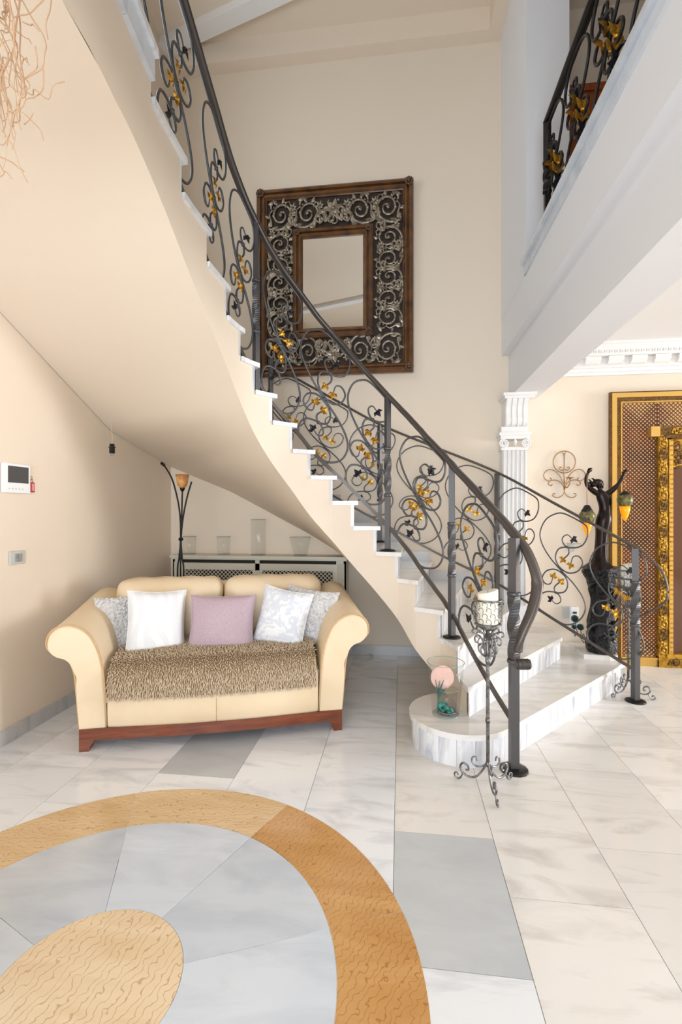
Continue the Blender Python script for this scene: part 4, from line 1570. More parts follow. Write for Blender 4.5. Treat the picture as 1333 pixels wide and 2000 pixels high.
# a running acanthus scroll for one cell of the carved border (cell about 0.25 x 0.25)
sp1 = [(-.115, -.10), (-.06, -.118), (.02, -.112), (.08, -.07)] + [(.012 + x, -.002 + z) for x, z in spiral(.088, 1.45, 28, 1, ())]
cellA = carve([(crom(sp1, 2), .0125, .009),
               ([(-.115, -.10), (-.085, -.05), (-.10, .01), (-.075, .045), (-.05, .02), (-.06, -.005)], .012, .008),
               ([(.09, -.02), (.115, .05), (.09, .10), (.055, .10), (.055, .07)], .012, .008),
               ([(-.08, .05), (-.09, .10), (-.05, .118), (-.03, .09)], .011, .008)],
              [(-.115, -.10, .9, .075, .024), (-.09, -.11, .1, .08, .02), (.11, -.09, 1.9, .07, .02), (-.115, .09, .2, .07, .02), (.05, -.09, -.2, .07, .024), (.02, .09, 1.0, .05, .018), (-.02, .085, 2.4, .06, .018), (.095, .0, .4, .05, .016), (-.10, -.02, 2.6, .045, .015)],
              [(.012, 0, .014), (-.055, .06, .009)])
cell_me = cellA.mesh('carved_scroll', M['silver'])
flo = carve([], [(0, 0, a * PI / 3 + .2, .058, .017) for a in range(6)], [(0, 0, .013), (.03, .045, .007), (-.03, .045, .007), (0, -.055, .007)])
flo_me = flo.mesh('carved_flower', M['silver'])
hook = carve([(crom([(0, -.05), (.028, -.02), (.035, .02), (.01, .045), (-.015, .03), (-.006, .012)], 3), .012, .008), (crom([(0, -.05), (-.03, -.025), (-.045, .01), (-.03, .03), (-.02, .015)], 3), .010, .007)],
             [(0, -.05, 1.57, .075, .014)], [(0, -.052, .009)])
hook_me = hook.mesh('carved_sprig', M['silver'])
YS = YM - .018
bw = (gx0 - .088) - (mx0 + .095)          # width of the carved band
xl_, xr_ = mx0 + .095 + bw / 2, mx1 - .095 - bw / 2
zt_, zb_ = mz1 - .095 - ((mz1 - .095) - (gz1 + .088)) / 2, mz0 + .095 + ((gz0 - .088) - (mz0 + .095)) / 2
bh = (mz1 - .095) - (gz1 + .088)
for z_, fz in ((zt_, 1), (zb_, -1)):
    nn_ = 5
    for i in range(nn_):
        x = lerp(xl_, xr_, i / (nn_ - 1))
        mir = 1 if i < nn_ / 2 else -1
        if i == 2:
            part('carved_flower', flo_me, None, cm, loc=(x, YS, z_ + .03 * fz), scale=(1.5, 1, 1.5 * fz))
            part('carved_sprig', hook_me, None, cm, loc=(x - .075, YS, z_ - .02 * fz), scale=(1.35, 1, 1.35 * fz))
            part('carved_sprig', hook_me, None, cm, loc=(x + .075, YS, z_ - .02 * fz), scale=(-1.35, 1, 1.35 * fz))
            part('carved_sprig', hook_me, None, cm, loc=(x, YS, z_ - .075 * fz), scale=(1, 1, -.9 * fz))
        else:
            part('carved_scroll', cell_me, None, cm, loc=(x, YS, z_), rot=(0, (0 if i in (0, 4) else .25 * mir), 0), scale=(mir * bw / .25, 1, fz * bh / .25))
        if i < nn_ - 1:
            part('carved_flower', flo_me, None, cm, loc=(lerp(x, lerp(xl_, xr_, (i + 1) / (nn_ - 1)), .5), YS - .004, z_ + .06 * fz), scale=(.72, 1, .72))
            part('carved_sprig', hook_me, None, cm, loc=(lerp(x, lerp(xl_, xr_, (i + 1) / (nn_ - 1)), .5), YS - .004, z_ - .055 * fz), scale=(mir * 1.0, 1, fz))
for x_, fx in ((xl_, 1), (xr_, -1)):
    nn_ = 5
    for i in range(nn_):
        z = lerp(zt_ - bh * .98, zb_ + bh * .98, i / (nn_ - 1))
        part('carved_scroll', cell_me, None, cm, loc=(x_, YS, z), rot=(0, PI / 2 + (.2 if i % 2 else -.2), 0), scale=((1 if i % 2 else -1) * .98, 1, fx * bw / .25))
        part('carved_flower', flo_me, None, cm, loc=(x_ + (.07 if i % 2 else -.07) * fx, YS - .004, z + .115), scale=(.62, 1, .62))
        part('carved_sprig', hook_me, None, cm, loc=(x_ + (-.07 if i % 2 else .07) * fx, YS - .004, z + .11), rot=(0, .6 * fx, 0), scale=(fx, 1, 1))

# ------------------------------------------------------------------ gilded standing mirror on the right
gm = thing('standing_mirror', 'huge gilded standing mirror with a lattice border and carved inner frame', 'mirror', (2.75, 4.34, 0))
GX0, GX1, GZ1 = 1.773, 3.72, 2.32
GY = YB - .004
part('backing_board', MB().box(GX0 + .01, GX1 - .01, GY - .02, GY, 0.02, GZ1 - .01), M['lattice_back'], gm)
for (w0, w1, pr, mm) in ((0, .012, .035, 'bronze_gilt'), (.012, .05, .045, 'gold2'), (.05, .085, .032, 'bronze_gilt'), (.085, .094, .038, 'gold2')):
    for nm, bx in (('frame_side', (GX0 + w0, GX0 + w1, 0, GZ1 - w0)), ('frame_side', (GX1 - w1, GX1 - w0, 0, GZ1 - w0)), ('frame_top', (GX0 + w1, GX1 - w1, GZ1 - w1, GZ1 - w0))):
        part(nm, MB().box(bx[0], bx[1], GY - .02 - pr, GY - .02, bx[2], bx[3]), M[mm], gm)
part('frame_bottom', MB().box(GX0 + .09, GX1 - .09, GY - .055, GY - .02, 0, .06).box(GX0 + .09, GX1 - .09, GY - .065, GY - .02, .06, .075), M['gold2'], gm)
IX0 = GX0 + .375
IX1 = GX1 - .375
ITOP = 2.015


def lattice(x0, x1, z0, z1, pitch=.0335, w=.0050):
    g = MB()
    hgt = z1 - z0
    for sg in (1, -1):
        c_ = x0 - hgt
        y_ = GY - .028 + (.0 if sg > 0 else .003)
        while c_ < x1:
            lo_, hi_ = max(x0, c_), min(x1, c_ + hgt)
            if hi_ - lo_ > .004:
                za, zb2 = (z0 + lo_ - c_, z0 + hi_ - c_) if sg > 0 else (z1 - (lo_ - c_), z1 - (hi_ - c_))
                wv = w * 1.414
                v = [(lo_, y_, max(z0, min(z1, za - wv))), (hi_, y_, max(z0, min(z1, zb2 - wv))), (hi_, y_, max(z0, min(z1, zb2 + wv))), (lo_, y_, max(z0, min(z1, za + wv)))]
                v += [(a, b + .004, c2) for a, b, c2 in v]
                g.add(v, [(0, 1, 2, 3), (7, 6, 5, 4), (0, 4, 5, 1), (3, 2, 6, 7)])
            c_ += pitch
    return g


part('lattice_panel', lattice(GX0 + .094, IX0 + .01, .075, GZ1 - .094), M['lattice'], gm, stuff=True)
part('lattice_panel', lattice(IX1 - .01, GX1 - .094, .075, GZ1 - .094), M['lattice'], gm, stuff=True)
part('lattice_panel', lattice(IX0 + .01, IX1 - .01, ITOP + .0, GZ1 - .094), M['lattice'], gm, stuff=True)
part('glass_panel', MB().box(IX0 + .03, IX1 - .03, GY - .034, GY - .02, .06, ITOP - .05), M['reflection_brown'], gm, label='mirror glass with a painted dark brown reflection')
for x0, sx in ((IX0, 1), (IX1, -1)):
    a, b = sorted((x0, x0 + sx * .07))
    part('carved_stile', MB().box(a, b, GY - .07, GY - .02, .0, ITOP - .03), M['gold'], gm)
    a, b = sorted((x0 + sx * .075, x0 + sx * .11))
    part('bead_strip', MB().box(a, b, GY - .078, GY - .02, .10, ITOP - .11), M['gold'], gm)
    a, b = sorted((x0 + sx * .004, x0 - sx * .068))
    part('corner_block', MB().box(a, b, GY - .09, GY - .02, ITOP - .085, ITOP), M['gold2'], gm)
    notch = MB()
    for i in range(44):
        z = .14 + i * .04
        xx0 = x0 + sx * .0925
        notch.box(xx0 - .014, xx0 + .014, GY - .083, GY - .076, z, z + .026)
    part('bead_row', notch, M['gold2'], gm, stuff=True)
part('lintel', MB().box(IX0, IX1, GY - .085, GY - .02, ITOP - .075, ITOP).box(IX0 + .04, IX1 - .04, GY - .095, GY - .02, ITOP - .10, ITOP - .075), M['bronze_gilt'], gm)
vc = [(IX0 + .11, ITOP - .10), (IX1 - .11, ITOP - .10)]
val = []
for i in range(25):
    t = i / 24
    x = lerp(IX0 + .11, IX1 - .11, t)
    q = abs(t - .5) * 2
    zq = ITOP - .36 + .20 * (1 - q ** 2.2) + .02 * math.cos(t * 40)
    val.append((x, zq))
v = [(x, GY - .05, z) for x, z in val] + [(x, GY - .05, ITOP - .09) for x, z in val] + [(x, GY - .03, z) for x, z in val] + [(x, GY - .03, ITOP - .09) for x, z in val]
q = len(val)
part('valance', MB().add(v, [(i, i + 1, q + i + 1, q + i) for i in range(q - 1)] + [(2 * q + i, i, i + 1, 2 * q + i + 1)[::-1] for i in range(q - 1)]), M['gold'], gm, label='carved gilt valance')
part('valance_edge', MB().tube([(x, GY - .052, z) for x, z in val], .011, 6), M['gold'], gm)
part('sill', MB().box(IX0, IX1, GY - .075, GY - .02, 0, .085).box(IX0 + .06, IX1 - .06, GY - .085, GY - .02, .085, .115), M['gold'], gm)
gcell = carve([(crom([(-.02, -.05), (.02, -.03), (.022, .01), (0, .025), (-.012, .008)], 3), .007, .005), (crom([(-.02, -.05), (-.025, 0), (-.01, .04), (.015, .05)], 3), .007, .005)],
              [(-.015, -.03, .6, .04, .012), (0, .02, 2.2, .035, .012), (.01, .0, 1.2, .04, .011)], [(.005, .005, .009)])
gc_me = gcell.mesh('carved_leaf', M['gold'])
gd_me = gcell.mesh('carved_leaf_dark', M['bronze_gilt'])
for x0, sx in ((IX0 + .035, 1), (IX1 - .035, -1)):
    for i in range(17):
        z = .16 + i * .108
        part('carved_leaf', gd_me if i % 2 else gc_me, None, gm, loc=(x0, GY - .074, z), scale=(sx * (1 if i % 2 else -1) * 1.1, 1, 1.05))
for i in range(9):
    part('carved_leaf', gd_me if i % 2 else gc_me, None, gm, loc=(IX0 + .14 + i * .085, GY - .088, ITOP - .040), rot=(0, PI / 2, 0), scale=(1, 1, .9 if i % 2 else -.9))
    part('carved_leaf', gc_me if i % 2 else gd_me, None, gm, loc=(IX0 + .12 + i * .085, GY - .079, .045), rot=(0, PI / 2, 0), scale=(1, 1, .9 if i % 2 else -.9))
for (x, z, s_) in ((.15, .19, 1.2), (.19, .25, 1.3), (.25, .19, 1.1), (.17, .30, 1.0), (.31, .17, 1.0), (.38, .16, .9)):
    part('carved_leaf', gd_me, None, gm, loc=(IX0 + x, GY - .054, ITOP - z), rot=(0, x * 20, 0), scale=(s_, 1, s_))

# ------------------------------------------------------------------ wall sconce
sc_x, sc_d = 0, 0
q = (1103.5 - 666.5) / 930
dsc = (YB - .02) / (q * ST + CT)
scx = dsc * (q * CT - ST)
mpx = dsc / 930 / 3.636
scz = lambda zy: H_EYE + (1000 - (850 + zy / 3.636)) / 930 * dsc


def SP(x, y, off=.0):
    return (scx + (x - 380) * mpx, YB - .016 - off, scz(y))


scn = thing('wall_sconce', 'bronze wire scroll sconce with a small candle plate on the cream wall', 'wall sconce', (scx, YB, scz(445)))
wr_ = .0042
part('scroll', MB().tube([SP(380 + 75 * math.cos(a * PI / 16), 190 + 78 * math.sin(a * PI / 16)) for a in range(32)], wr_, 6, closed=True), M['bronze_wire'], scn)
part('finial', MB().tube([SP(378 + 11 * math.cos(a * PI / 6), 121 + 11 * math.sin(a * PI / 6)) for a in range(12)], .0032, 6, closed=True), M['bronze_wire'], scn)
part('rod', MB().tube([SP(378, 132), SP(378, 385)], wr_, 6), M['bronze_wire'], scn)
for sx in (1, -1):
    for pts in ([(372, 345), (350, 290), (310, 250), (268, 245), (240, 275), (248, 310), (278, 325), (292, 312), (282, 302)],
                [(376, 370), (355, 335), (318, 318), (280, 325), (272, 348), (290, 358), (298, 346)],
                [(378, 330), (384, 380), (368, 425), (332, 443), (304, 432), (304, 415), (318, 415)],
                [(378, 240), (362, 248), (346, 240), (350, 226), (362, 230)]):
        part('scroll', MB().tube([Vector(SP(380 + sx * (x - 380), y)) for x, y in crom(pts, 5)], wr_ * .9, 6), M['bronze_wire'], scn)
part('candle_arm', MB().tube([SP(380, 375), SP(392, 372, .03), SP(402, 345, .055), SP(402, 318, .06)], .004, 6), M['bronze_wire'], scn)
cpl = SP(402, 306, .06)
part('candle_plate', MB().lathe([(.006, -.012), (.012, -.004), (.034, 0), (.036, .004), (.03, .003), (.001, .002)], cpl, 20), M['bronze_wire'], scn)

# small clear glass bracket on the same wall
gq = (1121 - 666.5) / 930
gd_ = (YB - .05) / (gq * ST + CT)
gcx, gcz = gd_ * (gq * CT - ST), H_EYE - (1075 - 1000) / 930 * gd_
gb = thing('glass_bracket', 'small clear glass dish bracket on the wall below the sconce', 'glass shelf', (gcx, YB - .05, gcz))
part('dish', MB().lathe([(.018, 0), (.048, .03), (.056, .06), (.053, .06), (.045, .032), (.001, .006)], (gcx, YB - .058, gcz), 24), M['glass'], gb)
part('rim', MB().tube([(gcx + .055 * math.cos(a * PI / 16), YB - .058 + .055 * math.sin(a * PI / 16), gcz + .06) for a in range(32)], .0016, 5, closed=True), M['glass_edge'], gb)
part('wall_clip', MB().box(gcx - .02, gcx + .02, YB - .012, YB - .001, gcz - .015, gcz + .05), M['plastic_grey'], gb)

# ------------------------------------------------------------------ wall outlet, plugs and cable
oq = (1114 - 666.5) / 930
od = (YB - .01) / (oq * ST + CT)
ox = od * (oq * CT - ST)
oz = lambda v: H_EYE - (v - 1000) / 930 * od
px_m = od / 930
out = thing('wall_outlet', 'white wall socket plate with an adapter beside the statue', 'socket', (ox, YB, oz(1215)))
part('plate', MB().rbox(ox - 14 * px_m, ox - 1 * px_m, YB - .012, YB - .001, oz(1208), oz(1184), .003, (0, 0, 0), 3), M['plastic_grey'], out)
part('adapter', MB().rbox(ox - 1 * px_m, ox + 14 * px_m, YB - .04, YB - .001, oz(1225), oz(1184), .004, (0, 0, 0), 3), M['plastic'], out)
part('switch', MB().box(ox + 3 * px_m, ox + 10 * px_m, YB - .044, YB - .04, oz(1197), oz(1193)), M['screen'], out)
for i, (du, v, r_, lb_) in enumerate(((6, 1206, .030, 'round dark green plug topmost in the wall adapter'), (4, 1222, .018, 'small round dark plug lowest left in the wall adapter'), (16, 1222, .027, 'round dark green plug lowest right in the wall adapter'))):
    c = (ox + du * px_m, YB - .045, oz(v))
    p = thing('plug', lb_, 'plug', c, 0, 'plugs in the wall adapter')
    part('body', MB().tube([(c[0], c[1] + .003, c[2]), (c[0], c[1] - .02, c[2]), (c[0], c[1] - .028, c[2])], [r_, r_, r_ * .7], 14), M['green_plug'], p)
    e = (c[0] + .03, c[1] + .02, RISE + .012)
    part('cord', MB().tube([Vector(t) for t in crom([(c[0], c[1] - .015, c[2] - r_), (c[0] + .008, c[1] - .01, c[2] - .08), (c[0] + .03, c[1], RISE + .08), (ox + .09, c[1] - .05 - .01 * i, RISE + .006)], 5)], .003, 5), M['cable'], p)
fs = (ox + .11, YB - .12, RISE)
solo('foot_switch', MB().lathe([(.034, 0), (.036, .01), (.03, .02), (.001, .024)], fs, 18), M['black'], 'black round foot switch on the first step beside the statue', 'switch')

# ------------------------------------------------------------------ statue lamp
sd = 3.735


def SPX(u, v, dd=0.0):
    d = sd + dd
    return W((u - 666.5) / 930 * d, d, H_EYE - (v - 1000) / 930 * d)


sb = SPX(1175, 1276)
slab_z = RISE + .035
solo('marble_plinth', MB().prism([(1.40, 3.86), (1.58, 3.835), (1.645, 3.86), (1.665, 3.92), (1.665, 4.18), (1.40, 4.20)], RISE, slab_z), M['mwarm'], 'thin marble plinth slab under the bronze statue', 'plinth')
stt = thing('statue_lamp', 'dark bronze statue of a woman holding up two hanging lamps on a carved pedestal', 'statue', (sb.x, sb.y, slab_z))
# carved pedestal
pz = [H_EYE - (v - 1000) / 930 * sd for v in (1276, 1268, 1255, 1235, 1215, 1190, 1168, 1152, 1138, 1126, 1117, 1112, 1106)]
pz[0] = slab_z + .001
pr = [.100, .108, .098, .098, .085, .078, .070, .080, .098, .112, .122, .128, .115]
rg = random.Random(4)
v, f = [], []
sg = 36
for i, (z, r) in enumerate(zip(pz, pr)):
    for k in range(sg):
        a = 2 * PI * k / sg
        amp = .26 if 1 < i < 11 else .04
        rr_ = r * (1 + amp * math.sin(5 * a + i * 1.1) * math.cos(3 * a - i) + (.07 * rg.uniform(-1, 1) if 1 < i < 11 else 0))
        v.append((sb.x + rr_ * math.cos(a), sb.y + rr_ * math.sin(a), z))
for i in range(len(pz) - 1):
    for k in range(sg):
        f.append((i * sg + k, i * sg + (k + 1) % sg, (i + 1) * sg + (k + 1) % sg, (i + 1) * sg + k))
f += [tuple(range(sg - 1, -1, -1)), tuple(range((len(pz) - 1) * sg, len(pz) * sg))]
part('pedestal', MB().add(v, f, True), M['ebony'], stt, label='black carved pedestal')
for i in range(30):
    a = rg.uniform(PI * .8, PI * 2.2)
    zc = rg.uniform(pz[1], pz[-3])
    r_ = .085
    pts = [(sb.x + (r_ + .03 * t * t + .012 * math.sin(t * PI)) * math.cos(a + t * .9), sb.y + (r_ + .03 * t * t + .018 * math.sin(t * PI)) * math.sin(a + t * .9), zc + .07 * t) for t in (0, .2, .4, .6, .8, 1)]
    part('carved_acanthus', MB().tube(pts, [.012, .017, .015, .012, .009, .005], 6), M['ebony'], stt)
dress = MB()
dsec = [(1169, 1110, 33, 30), (1170, 1103, 22, 22), (1172, 1094, 14.5, 15), (1173.5, 1078, 11.3, 12), (1175, 1057, 10.8, 11), (1176.5, 1040, 11.8, 11.5), (1178.5, 1025, 14, 13), (1180.5, 1013, 14.6, 13.4), (1182, 1002, 12, 11),
        (1182.5, 994, 11, 10), (1182, 985, 11.8, 10), (1180.5, 975, 13.5, 10), (1178, 967, 12.5, 9), (1175, 961, 8, 7), (1173, 957, 4.2, 4.2), (1172, 953, 4, 4)]
dsec = crom(dsec, 3)
rows_ = []
for (u, v_, a_, b_) in dsec:
    c = SPX(u, v_)
    k_ = sd / 930
    row = []
    for k in range(29):
        an = 2 * PI * k / 28
        fold = 1 + (.06 * math.sin(9 * an) * min(1, max(0, (v_ - 1025) / 60)))
        row.append(c + Vector((CT, ST, 0)) * (a_ * k_ * math.cos(an) * fold) + Vector((-ST, CT, 0)) * (b_ * k_ * math.sin(an) * fold))
    rows_.append(row)
fig = MB().grid(rows_, True)
# head with hair bun and face, arms
hc = SPX(1170, 946)
k_ = sd / 930


def blob(mb, u, v_, a, b, c, dd=0.0):
    o_ = SPX(u, v_, dd)
    tmp = MB().sphere((0, 0, 0), 1.0, 14, 10)
    mb.add([o_ + Vector((CT, ST, 0)) * (x * a * k_) + Vector((-ST, CT, 0)) * (y * b * k_) + Vector((0, 0, z * c * k_)) for x, y, z in tmp.v], tmp.f, True)


blob(fig, 1171.5, 945.5, 7.6, 7.2, 9.4)
blob(fig, 1178.6, 946.5, 2.0, 1.5, 1.6)       # nose
blob(fig, 1176.6, 952.0, 2.8, 3.0, 2.6)       # chin
blob(fig, 1178.0, 950.0, 1.3, 2.0, .8)        # mouth
blob(fig, 1176.8, 943.0, 1.4, 3.4, .9)        # brow
for side in (-1, 1):
    pass
armL = [SPX(1177, 967), SPX(1167, 963.5), SPX(1156, 956), SPX(1147.5, 947), SPX(1145.5, 938), SPX(1147, 929), SPX(1149.5, 923)]
armR = [SPX(1181, 967), SPX(1190, 962), SPX(1199, 955, -.01), SPX(1207, 947.5, -.02), SPX(1213, 938, -.02), SPX(1217, 930, -.02), SPX(1219, 926, -.02)]
for arm, hr in ((armL, 1), (armR, -1)):
    c = [Vector(p) for p in crom(arm, 4)]
    n_ = len(c)
    fig.tube(c, [lerp(.021, .0105, i / (n_ - 1)) + .003 * math.sin(PI * min(1, 2 * i / n_)) for i in range(n_)], 10)
    hnd = arm[-1]
    dirv = (arm[-1] - arm[-2]).normalized()
    side_ = Vector((CT, ST, 0))
    fig.tube([hnd - dirv * .006, hnd + dirv * .010, hnd + dirv * .024], [.0125, .016, .013], 8, flat=(1, .75))
    for j in range(5):      # four fingers curled over the cord and a thumb
        o_ = (j - 1.5) * .0065
        base = hnd + dirv * .022 + side_ * o_
        if j < 4:
            ln = (.016, .020, .018, .014)[j]
            fig.tube([base, base + dirv * ln * .6 + Vector((0, 0, .002)), base + dirv * ln * .8 + side_ * .006 * hr + Vector((ST, -CT, 0)) * .008], [.0042, .0038, .003], 6)
        else:
            tb_ = hnd + dirv * .006 + side_ * .012 * hr
            fig.tube([tb_, tb_ + side_ * .008 * hr + dirv * .008, tb_ + side_ * .009 * hr + dirv * .018], [.0048, .004, .003], 6)
part('figure', fig, M['bronze'], stt, label='dark bronze woman with raised arms')
hair = MB()
blob(hair, 1167.5, 942.5, 9.0, 8.2, 7.4)
blob(hair, 1160.0, 946.0, 6.2, 6.0, 5.4)
blob(hair, 1155.0, 943.0, 3.8, 3.8, 3.2)
for (u, v_, du, dv) in ((1156, 942, -6, -6), (1154, 944, -5, -1), (1157, 948, -5, 2), (1162, 938, -6, -4)):
    a_, b_ = SPX(u, v_), SPX(u + du, v_ + dv)
    hair.tube([a_, a_.lerp(b_, .6) + Vector((0, 0, .003)), b_], [.009, .006, .002], 6)
part('hair', hair, M['bronze'], stt)
for (uc, vt, vcap, vg0, vg1, vtip, gw, dd) in ((1147.3, 922, 987, 998, 1021, 1048, 15.2, -.02), (1221.5, 925, 960, 966, 990, 1018, 14.2, -.04)):
    kq = (sd + dd) / 930
    top_, cap_ = SPX(uc, vt, dd), SPX(uc, vcap, dd)
    cd = part('lamp_cord', MB().tube([top_, cap_], .0026, 6), M['bronze_wire'], stt)
    h_ = lambda v_: (cap_.z - (SPX(uc, v_, dd)).z)
    part('lamp_cap', MB().lathe([(.004, .004), (.018, 0), (.036, -h_(vg0) * .75), (.044, -h_(vg0)), (.030, -h_(vg0) - .002)][::-1], tuple(cap_), 20), M['black_iron'], stt)
    a_, b_ = h_(vg0), h_(vg1)
    part('lamp_globe', MB().lathe([(.040, -a_), (gw * kq, -lerp(a_, b_, .30)), (gw * kq, -lerp(a_, b_, .55)), (gw * kq * .82, -lerp(a_, b_, .85)), (gw * kq * .62, -b_)][::-1], tuple(cap_), 20), M['moss'], stt, label='mossy mosaic glass globe')
    c_ = h_(vtip)
    part('lamp_tip', MB().lathe([(.0001, -c_), (.010, -lerp(b_, c_, .93)), (.024, -lerp(b_, c_, .62)), (.034, -lerp(b_, c_, .3)), (.039, -b_ + .006)], tuple(cap_), 16), M['amber'], stt, label='glowing amber glass tip')


# ------------------------------------------------------------------ candle holders and candles
def candle_stand(u, d, label, clabel, yaw0):
    r = (u - 666.5) / 930 * d
    b = W(r, d)
    t = thing('candle_holder', label, 'candle holder', (b.x, b.y, 0), 0, 'tall pewter candle holders')
    part('stem', MB().tube([(0, 0, .11), (0, 0, .60), (0, 0, .76)], [.0085, .0085, .010], 8), M['pewter'], t, world=False)
    for z in (.32, .115, .60):
        part('stem_ring', MB().lathe([(.010, -.012), (.0125, 0), (.010, .012)], (0, 0, z), 10), M['pewter'], t, world=False)
    for i in range(3):
        a = yaw0 + i * 2 * PI / 3
        cx_, sx_ = math.cos(a), math.sin(a)
        P2 = lambda q: [Vector((x * cx_, x * sx_, z)) for x, z in crom(q, 5)]
        lg = part('leg', MB().tube(P2([(.002, .125), (.018, .09), (.05, .045), (.085, .030), (.118, .040), (.132, .066), (.118, .088), (.095, .080), (.092, .062), (.105, .058)]), .0052, 6), M['pewter'], t, world=False)
        part('scroll', MB().tube(P2([(.004, .12), (.025, .098), (.055, .090), (.075, .105), (.072, .128), (.055, .132), (.050, .118)]), .0042, 6), M['pewter'], lg, world=False)
        part('toe_scroll', MB().tube(P2([(.120, .042), (.126, .022), (.138, .0075), (.156, .010), (.160, .028), (.147, .034), (.142, .023)]), .0042, 6), M['pewter'], lg, world=False)
        for (q) in ([(.006, .63), (.022, .625), (.040, .640), (.044, .665), (.030, .678), (.020, .665), (.026, .655)],
                    [(.008, .60), (.018, .66), (.028, .70), (.048, .715), (.062, .70), (.056, .68), (.044, .684)],
                    [(.006, .70), (.022, .725), (.046, .738), (.066, .742), (.074, .728), (.062, .718)]):
            part('bracket_scroll', MB().tube(P2(q), .004, 6), M['pewter'], t, world=False)
            q2 = [(x, z) for x, z in q]
            cx2, sx2 = math.cos(a + PI / 3), math.sin(a + PI / 3)
            part('bracket_scroll', MB().tube([Vector((x * cx2, x * sx2, z)) for x, z in crom(q2, 5)], .0035, 6), M['pewter'], t, world=False)
    R_ = .064
    cage = part('cup_ring', MB().tube([(R_ * math.cos(k * PI / 18), R_ * math.sin(k * PI / 18), .888) for k in range(36)], .0042, 6, closed=True), M['pewter'], t, world=False)
    part('cup_ring', MB().tube([(R_ * .93 * math.cos(k * PI / 18), R_ * .93 * math.sin(k * PI / 18), .775) for k in range(36)], .0036, 6, closed=True), M['pewter'], t, world=False)
    part('cup_base', MB().lathe([(.008, .742), (.03, .748), (.058, .770), (.054, .774), (.001, .758)], (0, 0, 0), 24), M['pewter'], t, world=False)
    for row in range(4):
        for k in range(11):
            a0 = (k + .5 * (row % 2)) * 2 * PI / 11
            z0 = .785 + row * .0255
            pts = []
            for i in range(12):
                q = i / 11
                ang = q * 4.6 - .8
                rad_s = .0155 * (1 - .55 * q)
                pts.append((R_ * math.cos(a0 + rad_s * math.cos(ang) / R_), R_ * math.sin(a0 + rad_s * math.cos(ang) / R_), z0 + .010 + rad_s * math.sin(ang)))
            part('cage_scroll', MB().tube(pts, .0017, 5), M['pewter'], t, world=False)
    cz = thing('candle', clabel, 'candle', (b.x, b.y, .776), 0, 'pillar candles')
    m_ = MB()
    sgn = 28
    rows2 = []
    for (rq, zq) in ((.0001, .0), (.045, .0), (.047, .004), (.047, .12), (.0465, .150), (.043, .153), (.02, .146), (.0001, .144)):
        rows2.append([(rq * math.cos(2 * PI * k / sgn), rq * math.sin(2 * PI * k / sgn), zq + (.010 * math.cos(2 * PI * k / sgn) if zq > .125 and rq > .01 else 0)) for k in range(sgn + 1)])
    part('wax', m_.grid(rows2, True), M['wax'], cz, world=False)
    part('wick', MB().tube([(0, 0, .143), (.001, 0, .158)], .0012, 5), M['wick'], cz, world=False)
    return t


candle_stand(953.5, 2.24, 'tall pewter scroll candle holder in front of the rounded first step', 'thick ivory candle in the caged holder before the handrail end', TH - PI / 2 - .02)
candle_stand(1228, 3.375, 'tall pewter scroll candle holder behind the right end post by the gilded mirror', 'thick ivory candle half hidden behind the right end post', -.92 + .36)

# ------------------------------------------------------------------ glass vase with sea finds on the first step
vd = 2.655
vr = (871 - 666.5) / 930 * vd
vb = W(vr, vd, RISE + .0005)
vessel('glass_vase', 'large flared clear glass vase with shells on the rounded first step', tuple(vb), .074, .102, .292, wall=.0045, base=.010)
vx = Vector((CT, ST, 0)); vy = Vector((-ST, CT, 0))
dc = vb + vx * -.012 + vy * .03 + Vector((0, 0, .195))
m_ = MB()
rows2 = []
for (rq, th_) in ((.0001, .006), (.03, .0055), (.055, .004), (.066, .001), (.066, -.001), (.055, -.004), (.0001, -.006)):
    rows2.append([dc + vx * (rq * math.cos(2 * PI * k / 28)) + Vector((0, 0, rq * math.sin(2 * PI * k / 28))) - vy * (th_ - .1 * (rq * math.sin(2 * PI * k / 28))) for k in range(29)])
solo('coral_disc', m_.grid(rows2, True), M['coral'], 'flat pink coral disc standing inside the glass vase', 'coral')
tw = MB()
b0 = vb + vx * -.048 + vy * -.015 + Vector((0, 0, .016))
rg = random.Random(9)
tw.tube([b0, b0 + Vector((0, 0, .06)) + vx * .004, b0 + Vector((0, 0, .115))], [.005, .0045, .004], 6)
for i in range(9):
    z = .07 + i * .006
    e = b0 + vx * rg.uniform(-.02, .05) + vy * rg.uniform(-.02, .02) + Vector((0, 0, z + rg.uniform(.04, .08)))
    p0_ = b0 + Vector((0, 0, z))
    tw.tube([p0_, p0_.lerp(e, .5) + Vector((0, 0, -.004)), e], [.0035, .003, .0016], 5)
solo('sea_fan', tw, M['seagreen'], 'green branching sea fan inside the glass vase', 'sea fan')
for (dx, dy, z, r_, lbl) in ((-.022, -.02, .048, .034, 'larger teal shell at the bottom of the glass vase'), (.016, -.028, .032, .022, 'smaller teal shell at the bottom of the glass vase')):
    c = vb + vx * dx + vy * dy + Vector((0, 0, z))
    mb = MB()
    for i in range(26):
        t_ = i / 25
        a = t_ * 2.6 * 2 * PI
        q = r_ * (1 - t_ * .85)
        mb.sphere((c.x + q * .55 * math.cos(a), c.y - .2 * q + t_ * .01, c.z + q * .55 * math.sin(a)), q * .52, 7, 5)
    solo('sea_shell', mb, M['teal'], lbl, 'shell', 'shells in the glass vase')
ib = vb + vx * .012 + vy * .012 + Vector((0, 0, .0115))
vessel('glass_cup', 'small clear glass cup standing inside the large vase', tuple(ib), .05, .058, .125, 'glass cup', .003, base=.006)

